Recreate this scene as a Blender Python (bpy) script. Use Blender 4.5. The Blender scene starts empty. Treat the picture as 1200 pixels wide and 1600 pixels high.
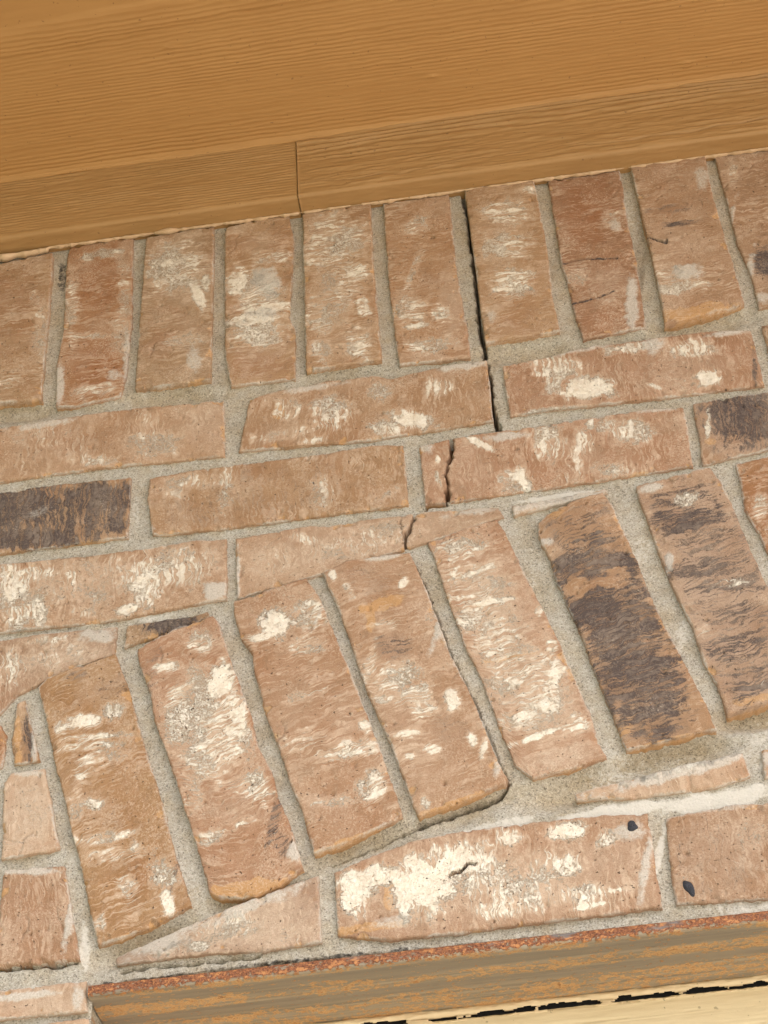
import bpy, math
import numpy as np
from mathutils import Matrix, Vector

# ---------------------------------------------------------------- camera, light
SC = bpy.context.scene
COL = SC.collection
Z0 = 2.4                       # height of the wall datum above the ground (m)

cam = bpy.data.cameras.new('camera')
cam.sensor_fit = 'VERTICAL'
cam.sensor_height = 36.0
cam.sensor_width = 27.0
cam.lens = 2736.5 / 1600.0 * 36.0
cam.clip_start = 0.05
cam.clip_end = 2000
camo = bpy.data.objects.new('camera', cam)
COL.objects.link(camo)
RIGHT = Vector((0.9900192463690121, 0.13148988026496589, -0.05071787857194184))
DOWN = Vector((-0.12555891255330234, 0.6594872966885753, -0.7411554931219407))
FWD = Vector((-0.06400665041513637, 0.7401262844233407, 0.6694148428353935))
m = Matrix.Identity(4)
for i in range(3):
    m[i][0] = RIGHT[i]; m[i][1] = -DOWN[i]; m[i][2] = -FWD[i]
m[0][3], m[1][3], m[2][3] = 0.0380147, -0.9451683, Z0 - 0.8019656
camo.matrix_world = m
SC.camera = camo

SUN_EL, SUN_AZ = math.radians(58), math.radians(140)     # azimuth from +Y towards +X
world = bpy.data.worlds.new('World')
SC.world = world
world.use_nodes = True
wn = world.node_tree
bg = wn.nodes['Background']
sky = wn.nodes.new('ShaderNodeTexSky')
sky.sky_type = 'NISHITA'
sky.sun_disc = False
sky.sun_elevation = SUN_EL
sky.sun_rotation = SUN_AZ
sky.air_density = 1.0
sky.dust_density = 4.0
sky.ozone_density = 0.5
hs = wn.nodes.new('ShaderNodeHueSaturation')
hs.inputs['Saturation'].default_value = 0.35
wn.links.new(sky.outputs[0], hs.inputs['Color'])
wn.links.new(hs.outputs[0], bg.inputs['Color'])
bg.inputs['Strength'].default_value = 0.15

sl = bpy.data.lights.new('sun', 'SUN')
sl.energy = 2.3
sl.angle = math.radians(0.6)
sl.color = (1.0, 0.94, 0.86)
so = bpy.data.objects.new('sun', sl)
COL.objects.link(so)
d = Vector((math.sin(SUN_AZ) * math.cos(SUN_EL), math.cos(SUN_AZ) * math.cos(SUN_EL), math.sin(SUN_EL)))
so.rotation_euler = d.to_track_quat('Z', 'Y').to_euler()
so.location = (2, -3, 4)

SC.view_settings.view_transform = 'Standard'
SC.view_settings.look = 'None'
SC.view_settings.gamma = 1
SC.view_settings.use_curve_mapping = False
SC.view_settings.exposure = 1.46
SC.cycles.max_bounces = 6
SC.cycles.diffuse_bounces = 4

# ------------- outlines and stains measured on the wall, mm
BLOBS={
 'S0':[('W',-318.9,301.2,7.8,-1.5,3.9,-47.3,0.55),('W',-328.5,343.6,5.7,-1.1,1.4,-16.6,0.4),('W',-344.1,244.2,16.3,-3.1,0.9,-9.1,0.45),('R',-347.6,339.2,33.9,-6.8,4.6,-49,0.4)],
 'S1':[('W',-295.8,328.8,6.7,-1.3,3.4,-48.5,0.6),('W',-250.8,344.3,6.7,-1.4,2.4,-49.1,0.55),('W',-251.8,288,10.9,-2.1,1.6,-31.3,0.5),('W',-287.2,392.4,6.3,-1.3,0.5,-7.8,0.8),('W',-266.3,393.2,18.1,-1.4,0.8,-7,0.75),('W',-277.9,290,21.9,-4.3,0.3,-4.8,0.6),('W',-269.5,222.8,23.3,0.3,1.2,-7.5,0.6),('R',-270,249.1,24.1,-4.6,2.3,-37.7,0.9),('R',-273.8,357.3,19.7,-4,2.5,-41.6,0.7),('M',-299.3,235.8,4.8,-0.9,2.2,-29.9,1),('M',-244.3,255.6,4.8,-0.9,1.8,-37.8,0.8),('M',-253.5,238.4,8,-1.5,0.4,-7.6,0.7),('O',-294.8,378.5,11.4,-2.4,1.7,-25.6,0.35)],
 'S2':[('W',-207.1,360.4,27.8,-5.8,1.1,-37.5,0.8),('W',-211.2,367.1,16.5,0.1,0.8,-6.9,1),('W',-186.3,317.3,4.9,2.4,8.3,-26.3,1.1),('W',-180.6,334.1,4.4,-0.9,0.2,-12.3,1),('W',-196.4,265.5,23.8,-1.6,0.9,-10.9,0.6),('M',-187.9,240.9,9.5,-1.8,0.4,-18,0.7),('R',-208.1,303.2,10.9,-2.2,0.2,-8,0.3),('P',-204.1,351.4,27.7,-5.7,1.4,-49.3,0.4)],
 'S3':[('W',-153.2,332.6,12,-2.5,0.1,-21.2,1.1),('W',-127.3,293.4,21.1,1.3,1,-8.8,1.15),('W',-140.7,281.8,23.3,-1.6,0.6,-11,1.1),('W',-135.4,261.3,24.1,-1.6,1,-17,0.9),('W',-115.8,358.2,7.7,-1.6,-0.1,-11.7,0.7),('W',-126.9,356.3,16.5,-3.4,-0.1,-10,0.6),('M',-128.2,327.5,15.2,-3.1,-0.1,-21.1,1),('M',-132.7,286.5,16,-3.2,-0,-11,0.7),('R',-138.1,227.7,26.9,-5.1,-0,-19.2,0.7),('R',-151.4,299.8,9.7,-1.9,0,-11.1,0.6),('R',-115.7,370.9,11,-2.3,-0.3,-25.3,0.4),('P',-135.4,280.7,23.9,-4.7,-0.2,-68.4,0.6),('W',-135.3,304.6,21.5,-4.3,-0.1,-47.1,0.7)],
 'S4':[('W',-67.2,366.6,27.2,-5.8,-1.2,-36.6,0.78),('W',-83,351.3,16.3,-3.4,-0.9,-32.9,0.6),('W',-54.2,320.4,12.8,-2.6,-0.6,-14.5,0.85),('W',-49.1,277.7,5.7,0.4,0.9,-12.5,1),('W',-85.2,270.8,13.6,-2.7,-0.6,-23,0.72),('W',-55.1,234.2,12.3,-2.4,-0.8,-19.3,0.85),('W',-86.2,231.2,10.3,-2,-0.4,-14.8,0.7),('W',-74,292.2,21.1,-4.3,-0.1,-4.7,0.7),('W',-67.9,315.1,21.3,-4.4,-2.1,-62.8,0.55)],
 'S5':[('W',1.3,374.2,11.9,7.8,3.1,-11.1,0.65),('W',-6.2,314.6,3.8,-3,-9,-28.4,0.55),('W',-11.8,267.9,16.5,-3.3,-1.1,-18.4,0.65),('W',-6.7,248.3,12.3,1.4,0.3,-3.8,1),('W',13.7,258.9,6.4,6.2,5.1,-11.6,0.85),('W',1.9,223.1,23.3,-1.5,-0.1,-10.4,0.68),('P',22,265,11.3,-2.3,-4,-52.4,0.7),('P',-0.1,208.6,25,-4.8,-0.5,-7.3,0.7)],
 'S6':[('W',76.7,372.6,21.9,-7.9,-3.1,-19.8,0.7),('W',72.4,328.6,24.3,1.5,0.3,-16.3,0.85),('W',73.1,282.2,19.6,-1.4,-0.9,-20.2,0.9),('W',101.2,397.8,8.1,-1.8,-0.7,-6.9,0.7),('M',52.4,245,4,-0.8,-0.8,-9,0.7),('P',65.5,312,13,-2.7,-1.1,-11.2,0.4)],
 'S7':[('R',143.3,362.4,22,-4.8,-6.3,-49,0.8),('R',141,225.9,24.5,-4.9,-2.2,-16.1,0.7),('M',165.3,243.9,5.4,-1.1,-5.1,-35.3,1.1),('M',165.6,340.5,6.2,-1.3,-1.6,-11.4,0.7),('W',162.5,345.4,9.3,-2,-2.5,-17.9,0.5),('W',122.8,283.9,15.2,-3.1,-1.9,-15.5,0.45),('P',149.6,270.5,17.5,-3.6,-2.7,-19.8,0.6)],
 'S8':[('W',199.5,260.2,22.7,-4.7,-3.1,-19.5,0.6),('W',195.5,247.8,10.8,-2.2,-1.2,-7.5,0.95),('W',210.8,251.7,17.7,-3.6,-1.2,-7.5,0.8),('M',213.4,266.8,9.9,-2,-2,-12.1,1.1),('D',218.7,327.4,13.5,-1,-0.4,-3.2,0.6),('D',210.9,347.6,15.7,-1.2,-0.5,-5,0.35),('P',212,305.7,25.1,-5.3,-3.8,-23.5,0.4),('O',212.9,219.1,34.7,0.4,-0.7,-8.8,1),('M',243.6,383.7,6.2,-1.4,-3.6,-21,0.7)],
 'S9':[('D',275.3,269.8,8.8,-1.8,-2.7,-13.6,0.9),('M',256.5,320.9,2.2,-1.6,-13.3,-36.7,0.8),('M',258.8,255.9,3.5,-2.3,-10.4,-27.7,1),('M',264.5,227.7,7.7,-1.6,-1.4,-7.3,0.8),('W',271.1,386.3,5.2,-1.2,-3.1,-16.9,0.5)],
 'A1':[('W',-266.2,145.3,18.3,-3.2,0.4,-6.9,0.75),('W',-218.7,154.8,22.3,-4,0.6,-16.6,0.62),('W',-223.9,181.7,11.3,-2.1,0.5,-11.4,0.45),('W',-312.1,180,31.3,-5.6,1.4,-17.1,0.35),('M',-308,192,30.7,0.4,0.9,-5.1,0.8),('P',-178.7,169.9,20.3,-3.7,0.5,-27.9,0.6),('D',-295.9,170,46.5,-8.3,1.3,-16.9,0.16)],
 'A2':[('W',-113,172,12,-2.2,-0.2,-15.4,0.7),('W',-80.5,164.6,17.9,-3.3,-0.6,-19.4,0.82),('W',-74.7,156.6,2.5,-0.5,-0.5,-13.8,1.1),('W',-16.9,143.2,18.8,-8.2,-1.8,-9.2,1.2),('W',-39.3,139,12.7,-2.3,-0.5,-9.5,0.9),('W',-41.3,178.7,10.9,-2,-0.6,-12.7,0.65),('W',-2.2,178.5,2.5,-0.5,-0.9,-12.7,1.1),('W',7.4,172.4,10.8,-2,-0.7,-9.8,0.75),('W',-93.7,135.1,12.7,0.2,0.3,-4.1,0.9),('W',-118.3,145,29.5,0.4,0.6,-6.9,0.5),('O',-121.1,170,4.5,-0.8,-0.1,-9.8,1),('M',-97.4,193.5,30.2,0.4,0.3,-4.4,0.8),('M',24.2,195.9,24.9,0.3,0.1,-5.8,0.9)],
 'A3':[('W',118.9,152.9,21.9,-4.1,-1.8,-13.6,1.25),('W',96.8,181.3,20.3,-9.4,-3.6,-14.8,0.82),('W',93.1,162,7.7,-1.4,-1.6,-13.8,0.8),('W',203.8,180.2,19.9,-3.9,-1.9,-11.2,0.95),('W',208.2,145.9,11.5,0.7,-0.5,-8.8,1.2),('W',156.1,190.9,21.6,0.3,-0.3,-5.7,0.9),('W',167.4,145.2,4.9,-3.8,-1,-2.4,1.1),('W',84.7,175,9.7,-1.8,-0.4,-3.5,1),('W',87.5,135.1,28.8,-0.3,-0.1,-3.4,0.8),('M',174.5,191,10.6,-2.1,-1.3,-8.5,0.9),('M',114.6,196.8,29.7,1.9,-0,-5,0.9),('M',233.1,192.8,19.4,-1.2,-0.4,-3.6,0.9),('D',246.8,161.2,2.3,-0.4,-5.2,-27.1,0.5),('P',197.4,156.4,43,-2.6,-2.9,-27.3,0.4)],
 'B1':[('D',-323.5,106.9,37.8,-6.4,1.8,-19.9,0.85),('D',-261.2,104.1,29.9,-5.1,0.9,-14.5,0.8),('D',-317.8,72.3,39.5,-6.6,0.8,-9,0.85),('D',-244.5,86.9,6.9,-1.2,1.2,-22,0.85),('D',-273.7,69.4,29.4,-4.9,0.5,-7.7,0.55),('D',-378.9,90.1,45.3,-7.6,2.7,-22.2,0.7),('M',-305.2,97.2,10.6,6.7,2.4,-4.9,0.5),('O',-263.3,59.4,28.7,0.5,0.4,-2.6,0.8),('D',-290,91.4,58.3,1,4.7,-26.2,0.62)],
 'B2':[('W',-187.4,108.6,19.7,-3.4,0.2,-9.3,0.62),('W',-160.4,106.5,5.9,-1,0.1,-13.2,0.85),('W',-161.6,82.5,5.8,-1,0.2,-21.8,0.55),('W',-87.9,79.6,10.5,-1.8,-0.5,-19.1,0.6),('W',-199.4,98.8,12.5,-6.5,-1.1,-6.1,0.55),('W',-38,71,10.7,6.2,1.6,-4.7,0.5),('D',-128.7,93.1,57.7,-10,-0.2,-25.8,0.2),('D',-181.8,76.3,33.8,-5.7,0.2,-11.5,0.22),('M',-217.7,64.5,4.9,-0.8,0.2,-5.1,0.9)],
 'B3':[('W',-0.5,98.3,1.9,0.1,0.3,-5.2,1.3),('W',-2.7,81,1.9,-0.3,-0.4,-5.8,0.9),('W',-0.9,72.3,1.4,-0.2,-0.4,-5.7,0.8),('W',31.7,109.2,10.1,-9.9,-1.6,-3.2,1.2),('W',78.9,101.4,3.6,-1.4,-5.4,-25.1,1),('W',82.8,102.1,13.1,-2.3,-2.7,-23.2,0.75),('W',59,67,5,3.6,4.6,-12.3,1.1),('W',51.5,67.1,13.8,-2.4,-1.3,-12.5,0.7),('W',107,97.7,7.4,-1.3,-1.8,-14.2,0.8),('W',115,115,3.7,-0.7,-1,-7.9,1),('W',143.1,101.2,15.7,-2.8,-2.1,-14.2,0.92),('W',127.8,110.7,11.6,-2.1,-1.6,-11.8,0.7),('W',126.2,64.9,22.7,-4,-1.4,-10,0.5),('W',123.9,65.3,8.2,2.5,0.6,-4.9,0.8),('W',99.2,72.9,9.2,-1.6,-3.1,-25,0.45),('M',51.3,113.1,19.1,-0.6,-0.1,-5.3,1),('M',-7.7,111.6,5.7,-1,-0.5,-7.9,0.8),('M',165.1,120.8,18.9,-1.1,-0.3,-3.3,0.8)],
 'B4':[('D',226.1,102.8,28.1,-5.2,-4.3,-23.1,0.78),('D',266.9,95.4,27.8,-5.1,-4,-19.1,0.6),('W',199.8,97.6,2.7,-0.5,-2.7,-15.4,1),('O',198.8,81.3,5.4,-1,-0.9,-5.1,0.7),('P',215.7,71.7,26.8,-4.8,-1.2,-6.3,0.6),('D',230.1,98.8,36.1,-6.6,-4.8,-25.5,0.55)],
 'C1':[('W',-318.5,27,16.5,-2.6,2.3,-24.3,0.95),('W',-318.9,21,5.8,-0.9,1,-11,1.2),('W',-309.8,36.6,31.7,-2.3,1.1,-7.5,0.85),('W',-297.1,-0.3,7.6,-1.2,1.5,-17.8,1),('W',-311.2,-1,14.3,-2.2,1.6,-17.8,0.85),('W',-220.6,17.4,16.1,-2.6,1.1,-27.5,1),('W',-231.1,-8.9,10,0.7,1,-5.3,1.2),('W',-194.9,22.3,23.6,-3.8,0.6,-21.7,0.78),('W',-173.7,25,9.4,-1.5,0.3,-18.1,0.5),('W',-255.4,8,10.4,-1.7,0.6,-9.6,0.6),('W',-275.8,30.5,9.6,-1.6,0.3,-4.9,0.7),('W',-263.9,-5.5,10.4,-1.6,0.4,-5.9,0.6),('M',-167.3,-1.3,10.2,-1.6,0.1,-9.4,1),('P',-169.1,30.3,11.8,-1.9,0.3,-24.2,0.6),('M',-214.7,48.9,14.2,0.3,0.5,-3.8,0.7),('P',-242,20.8,84.5,-4.1,2.9,-24.2,0.4),('W',-256.3,23.1,89.4,-4.4,3.1,-24.3,0.42)],
 'C2':[('W',-103.2,36.7,11,-4.4,-0.7,-4.7,0.7),('W',-44.6,35.6,20.4,0.4,0.5,-8.6,0.6),('W',-124.5,17,18.6,-3,-0.2,-17.9,0.35),('P',-63.7,25.2,110.1,7.2,2.5,-27.7,0.7),('M',-151.6,15.3,1.9,-0.3,0.1,-26.2,1),('M',21.1,41.9,23.1,0.4,0.1,-3.7,0.8),('W',-63.7,25.2,41.2,4.6,1.7,-14.5,0.5)],
 'C3':[('M',86.1,42.1,41.3,2.7,0.1,-8.6,1.1),('D',86.2,43.3,11.9,0.8,0,-2.5,0.5)],
 'D1':[('W',-312.3,-49.7,11.1,-1.7,1.8,-19.1,0.65),('W',-309,-50.1,1.9,-0.3,1.3,-14.6,0.9),('W',-287.9,-27.9,16.6,-0.8,0.7,-4.7,0.7),('M',-250.9,-29,18.6,-2.9,0.5,-8.1,0.9),('P',-270.7,-41.9,35.9,2.4,3.1,-14.8,0.8),('W',-279.8,-43.3,27,1.8,2.4,-11.4,0.5)],
 'D2':[('D',-200.4,-26.4,18,1.2,1,-5.8,0.9),('M',-223.6,-21.7,11.8,0.8,0.4,-2.3,0.8)],
 'E1':[('D',-295.2,-109,3.6,-0.5,1.6,-17.8,0.6),('M',-290.2,-114.9,2.2,-0.3,1.8,-20.8,0.9),('O',-301.9,-113.2,3.6,-0.5,2.4,-26,0.7)],
 'F1':[('P',-289.4,-170.4,23.7,-3.2,3.2,-36.2,1),('M',-270.1,-182.7,2.6,-0.3,1.5,-19.2,0.6),('M',-292.1,-139.2,13.2,-1.8,0.2,-2.6,0.8),('W',-287.2,-170.7,17.3,-2.3,2.5,-29.1,0.3)],
 'G1':[('M',-283.5,-214.5,23.5,-3,0.3,-3.3,1),('M',-255.8,-247,2.9,-0.9,-2.8,-29.8,1),('R',-280.7,-246.1,24.7,-3.1,2.3,-26.6,0.3)],
 'H1':[('P',-271.9,-303.1,35.6,-4.1,1,-12.5,0.9),('M',-280,-300.5,31.5,-0.8,0.5,-3,0.9),('M',-247.5,-303.9,4,-0.5,0.7,-10,0.8)],
 'L1':[('M',-196.5,-274,25,9.8,3.6,-8.2,0.9),('M',-139,-255.8,41,13.2,1.8,-5.1,0.8),('W',-173.7,-280.2,6.3,-0.8,0.1,-3.9,1),('W',-152.9,-269.8,17.4,-2.1,0.1,-10.4,0.68),('W',-119.4,-279.1,6.3,-0.8,-0.1,-10.2,0.4),('P',-139,-268.1,47.2,-5.8,-0,-21.4,1),('W',-166.7,-273.3,33.1,10.6,3.1,-8.3,0.55)],
 'L2':[('W',-77.3,-254.7,10.2,-1.3,-0.8,-19.1,1.3),('W',-35.9,-256.8,21.4,-2.7,-1.5,-22.5,1.35),('W',-13.1,-241.9,23.6,1.7,1,-13.3,1.2),('W',-63.1,-246.7,15.8,-2,-0.5,-10.6,1.1),('W',3.4,-257.4,19.3,-2.5,-1.7,-19,0.82),('W',21.6,-270.6,22.9,-2.9,-1.3,-12.8,0.85),('W',9.3,-277.8,15.3,-1.9,-0.6,-6.8,1),('W',55.5,-230.4,13.4,0.4,0,-7.2,1.2),('W',19.7,-231.2,9.4,-1.2,-0.8,-7.6,1.1),('W',53.8,-253.6,10.8,-1.4,-1,-7.8,1.05),('W',60.5,-274.7,17.4,-2.2,-1,-7.6,0.85),('W',61.8,-282.6,13.7,1.5,0.1,-2.1,1.2),('W',78.1,-238.8,6.9,-0.9,-0.9,-6.6,0.85),('W',79,-274.4,6.1,0.4,0,-2.1,1.1),('W',38.6,-257.4,11.5,-1.5,-1.9,-17.2,0.7),('O',-56.7,-254.2,3.5,-0.4,-0.9,-17.4,1.4),('O',-72.5,-280.5,23.2,0.7,0.3,-3.8,0.9),('M',94.3,-235.5,10,-1.3,-1.2,-8,0.8),('M',100.6,-258.8,3.3,-1.1,-7.7,-24.7,0.9),('M',-56.8,-278.2,15.4,1.1,0.4,-4.3,0.7),('P',10.9,-260.5,85.1,2.6,0.8,-25.8,0.6),('P',76.6,-264.5,26.9,0.8,-0.3,-25.6,0.5)],
 'L3':[('P',143.7,-255.5,30.1,-3.9,-4.6,-25.6,0.45),('W',164.1,-249.2,11.3,-1.5,-3.3,-17.3,0.3),('M',152.7,-226.8,23.3,-0.7,-0.2,-1.8,0.6),('D',143.7,-255.5,33.8,-4.4,-4.6,-25.6,0.2)],
 'L4':[('M',130.2,-196.1,52,8.9,0.3,-5.6,1.3),('W',130.4,-194.7,44,7.6,0.2,-3.7,0.8)],
 'L5':[('M',198.6,-193.6,23.9,2.6,-0.2,-6.5,1.1)],
 'V1':[('W',-257.5,-102.8,12.3,0.3,1.3,-6.9,1.25),('W',-236.6,-97.3,7.1,3,3.4,-8.2,0.95),('W',-272.7,-106.9,4.5,-0.6,0.6,-7.4,0.9),('W',-247.8,-116.7,23.6,-0.9,0.4,-3.2,0.95),('W',-251.7,-124.4,22.7,-0.9,0.7,-5.2,0.75),('W',-242.4,-134.5,21.6,-0.8,1.1,-8.2,0.5),('W',-253.2,-135.5,6.5,3.7,3,-5.7,0.8),('W',-256,-145.2,6.1,-0.8,0.5,-8.1,0.6),('W',-246.7,-170.3,6.9,-0.9,0.4,-5.9,0.85),('W',-257.3,-170.8,6,-0.8,0.7,-10.8,0.6),('W',-238.8,-196.3,24,0.7,1,-5.7,0.68),('W',-229.8,-209.3,24.6,0.7,1,-5.7,0.55),('W',-216.6,-206.3,5,-0.7,0.3,-6.6,0.75),('W',-197.2,-228.7,10.4,0.7,2.1,-11,0.82),('W',-220.3,-233.5,9,-1.1,0.4,-9.1,0.68),('W',-194.5,-248.9,4.3,0.7,2.4,-8.8,1.4),('W',-236.1,-257,3.7,-0.5,0.3,-5.3,0.95),('D',-188.5,-219.3,1.6,-0.7,-3.5,-16.3,0.6),('D',-236.8,-77.4,11.2,2,2,-7.6,0.35),('D',-264.6,-64,8.6,1.6,0.9,-3.3,0.35),('O',-206.7,-266.7,26.4,6.2,0.7,-2.2,0.9),('R',-241.4,-152.2,24.7,4.4,17.6,-62.7,0.2)],
 'V2':[('W',-161.7,-84.7,10.3,-4.9,-3.7,-17,1.2),('W',-177,-49.3,10,-1.5,0.2,-12.3,0.92),('W',-200.4,-66.4,11.4,1.3,1.3,-6.6,0.85),('W',-153.4,-128,9.7,2.8,3.3,-11,1.05),('W',-189,-108.4,14.9,-2.2,0.8,-28,0.85),('W',-170.9,-144.4,18.8,-2.6,0.4,-22,0.8),('W',-151.6,-142.1,8.8,-5,-2,-6.4,1),('W',-138,-172.3,8.8,4.7,7,-15.2,0.88),('W',-167.8,-206.6,9.3,2.6,1.8,-5.5,0.75),('W',-147.2,-199,11.7,3.3,0.9,-2.8,0.5),('W',-181,-170.4,8.5,-1.1,0.4,-19.4,0.55),('P',-151.4,-188.9,24.9,-3.3,0.1,-14.3,0.5),('D',-126.5,-199.3,3.2,-1.4,-3.7,-14.9,0.55),('D',-122.6,-217.2,4.9,-0.6,-0.1,-7.4,0.5),('D',-212.3,-72.8,5.3,-2.5,-3.8,-20.3,0.3),('R',-205.2,-84.8,13.4,-2,1.1,-32,0.5),('M',-113.8,-224.3,4.9,-0.6,-0.1,-6.4,1),('O',-145,-246.1,27.8,0.8,0.7,-5.8,1.5),('P',-173.3,-126.2,24.7,6.1,15.2,-54.3,0.6),('W',-171.4,-116.2,20.7,5.1,12.6,-45.2,0.6),('W',-169.2,-116.5,18.6,2.5,10.3,-50.7,0.8),('W',-151.8,-113.8,7.6,1.2,7.4,-35.8,1.05)],
 'V3':[('W',-124.1,-40.5,13.5,-2.1,-0.1,-14.6,1.2),('W',-136.4,-49.9,8.7,1.6,0.9,-4.5,1),('W',-100.1,-34,13.5,-2.1,-0.4,-19.2,0.72),('W',-102.9,-61.7,15.1,-2.3,-0.2,-11,0.6),('W',-106,-104.6,14.6,1,0.6,-5.3,0.5),('W',-73.2,-151.6,18.2,2,1.1,-8,0.92),('W',-65.2,-134,3.6,2.4,3.1,-6.3,1.1),('W',-113.2,-139.9,24.8,4.4,1.6,-8,0.45),('W',-59.8,-179.6,5.6,3.7,5.2,-10.2,1),('W',-64.2,-186.2,10.7,-1.4,-0.5,-11.4,0.8),('W',-91.2,-188.3,16.4,-2.2,-0.2,-5.7,0.6),('M',-93.3,-35,2.1,-1.3,-6.7,-20.2,0.6),('P',-78.5,-124.3,17,-2.5,-0.7,-20.4,0.4),('O',-73.8,-218,29,8.1,0.7,-2.7,1),('P',-104.3,-125.8,20.6,5,13,-54.2,0.25)],
 'V4':[('W',-82.8,-2.9,2.6,0.8,1.7,-6.9,1.2),('W',-33.7,-17.3,2.1,-2.3,-3.4,-5.2,1.2),('W',-72.4,-18.1,3.4,1.4,3.7,-12.1,0.6),('W',-49.2,-53.2,10.6,0.7,0.5,-5.6,0.7),('O',-48.2,-33.5,17.6,3.2,1,-6.8,0.8),('O',-57.7,-46.3,4.4,-0.7,-0.7,-14.5,0.7),('W',-42.8,-98,19.5,3.5,2.1,-13.6,0.8),('W',-30.7,-113,14,4.1,2.3,-10.1,0.85),('W',-52.3,-115.1,8.5,0.6,0.4,-4.2,0.9),('W',-7,-122.8,5.9,-0.9,-0.7,-9.2,1.2),('W',-25.3,-127.9,9.8,2.8,1.6,-7,0.85),('W',-37,-145.6,10,-1.4,-0.2,-4,0.9),('W',-23.2,-158.6,5.8,-0.8,-0.3,-3.9,1),('W',3.3,-156.3,3.7,-0.5,-0.4,-4.9,1.1),('W',11.1,-162.4,2.6,-1.6,-3.3,-7.9,1.2),('W',-38,-162.5,3.7,-0.5,-0.2,-2.9,1.1),('W',-30,-198,3.1,0.9,1.5,-6.4,0.9),('W',-61.9,-89.8,4.1,-2,-6.7,-24.7,0.7),('M',-11.3,-63.6,3.4,-2.6,-7.9,-16.8,1),('M',-46,9,14.6,0.3,0.2,-3.6,1),('M',19,-175.8,2.9,-1.7,-4,-9.5,0.8),('D',-44.8,-71.7,12.2,-1.9,-0.5,-8.7,0.45),('D',-60.7,-11.2,18.1,-2.9,-0.6,-13.9,0.22),('D',-11.6,-144.2,12.5,-1.8,-0.7,-9,0.22),('O',-7.8,-201,29.6,7,0.5,-2.8,1),('P',-37,-145.6,24.5,5.9,10.7,-52.7,0.4)],
 'V5':[('W',9.1,8.4,19.1,-0.9,-0.2,-11.9,0.86),('W',14.1,-13.3,20.6,-1,-0.2,-9.3,0.84),('W',21.7,-30.2,22.2,1.5,0.3,-6.8,0.72),('W',28.1,-42.7,19.4,1.3,0.1,-2.8,1),('W',10.5,-55.8,11.1,3.3,2.5,-12.9,0.92),('W',57.7,-55.8,3.5,-0.5,-0.5,-4.4,1.1),('W',62.9,-87,4.2,-0.6,-0.9,-7.4,0.9),('W',31.7,-109.1,17.8,1.2,0.7,-15.6,0.82),('W',62.7,-111,6.2,-3.1,-4.3,-12.5,1.1),('W',53.1,-127.9,15.8,2.8,1.6,-15.1,0.95),('W',45.7,-157.3,22.7,5.4,0.4,-2.9,1.2),('W',37,-141,18.3,1.3,0.3,-7,0.9),('W',71.3,-151,8.2,-1.2,-0.9,-6.9,0.9),('W',26.7,-85.8,10.9,3.2,0.8,-4.2,0.85),('R',43,-70.2,12.7,3.7,2.4,-13.8,0.55),('O',-3.6,-37.7,4.4,-0.7,-0.9,-11.2,0.6),('O',26.9,-92.3,25.7,1.7,0.1,-2.7,0.6),('P',60.1,-175.2,28.4,3.1,0.5,-8.6,1),('O',62.7,-187.2,28.2,4.3,0.2,-1.9,1),('P',34.9,-55.1,25.7,7.6,10.4,-57.8,0.7),('P',53.1,-127.9,24.6,7,7.7,-43.8,0.7),('W',15,-29.1,26,7.7,7.2,-38.3,0.55),('W',49.5,-122.2,22.7,6.5,7,-39.3,0.6),('W',28.5,-76.3,20.9,7.1,14.2,-65.8,0.6)],
 'V6':[('D',91.6,11.6,20.8,1.4,0.1,-17.7,0.42),('D',102.8,28.1,13.7,0.9,0,-7.3,0.4),('D',80.3,-25.1,13.3,0.9,0.2,-13.7,0.72),('D',119.9,-28.6,9.7,0.6,-0.1,-13.6,0.85),('D',93.4,-61.4,23.4,0.5,-0.2,-12.1,0.92),('D',110.3,-80.6,23.1,0.5,-0.4,-13.9,0.88),('D',118.6,-111.5,22.7,0.6,-0.4,-12.4,0.84),('D',102,-109,16.9,0.4,-0.3,-12.4,0.7),('D',118.5,-140,22.3,0.6,-0.7,-19.9,0.72),('D',87.4,-39.5,8.8,0.6,0.1,-7.9,-0.9),('D',113,-36.2,10.2,4.2,1.8,-8.6,-0.8),('O',80.3,31.9,10.8,-1.8,-1.4,-12.1,0.6),('O',103.8,-155.6,5.7,-3.6,-8.1,-17.5,0.6),('O',129.8,-173.2,30.4,3.4,0,-2.4,1),('M',70.2,4.3,5.3,-0.9,-0.5,-4.7,1),('D',107.9,-66.5,25.6,7.4,7.9,-56.9,0.74),('D',117.1,-121.7,24.8,7.1,6.1,-43.9,0.72),('D',99.6,-31.1,26.1,7.7,4.6,-32.8,0.62)],
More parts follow.
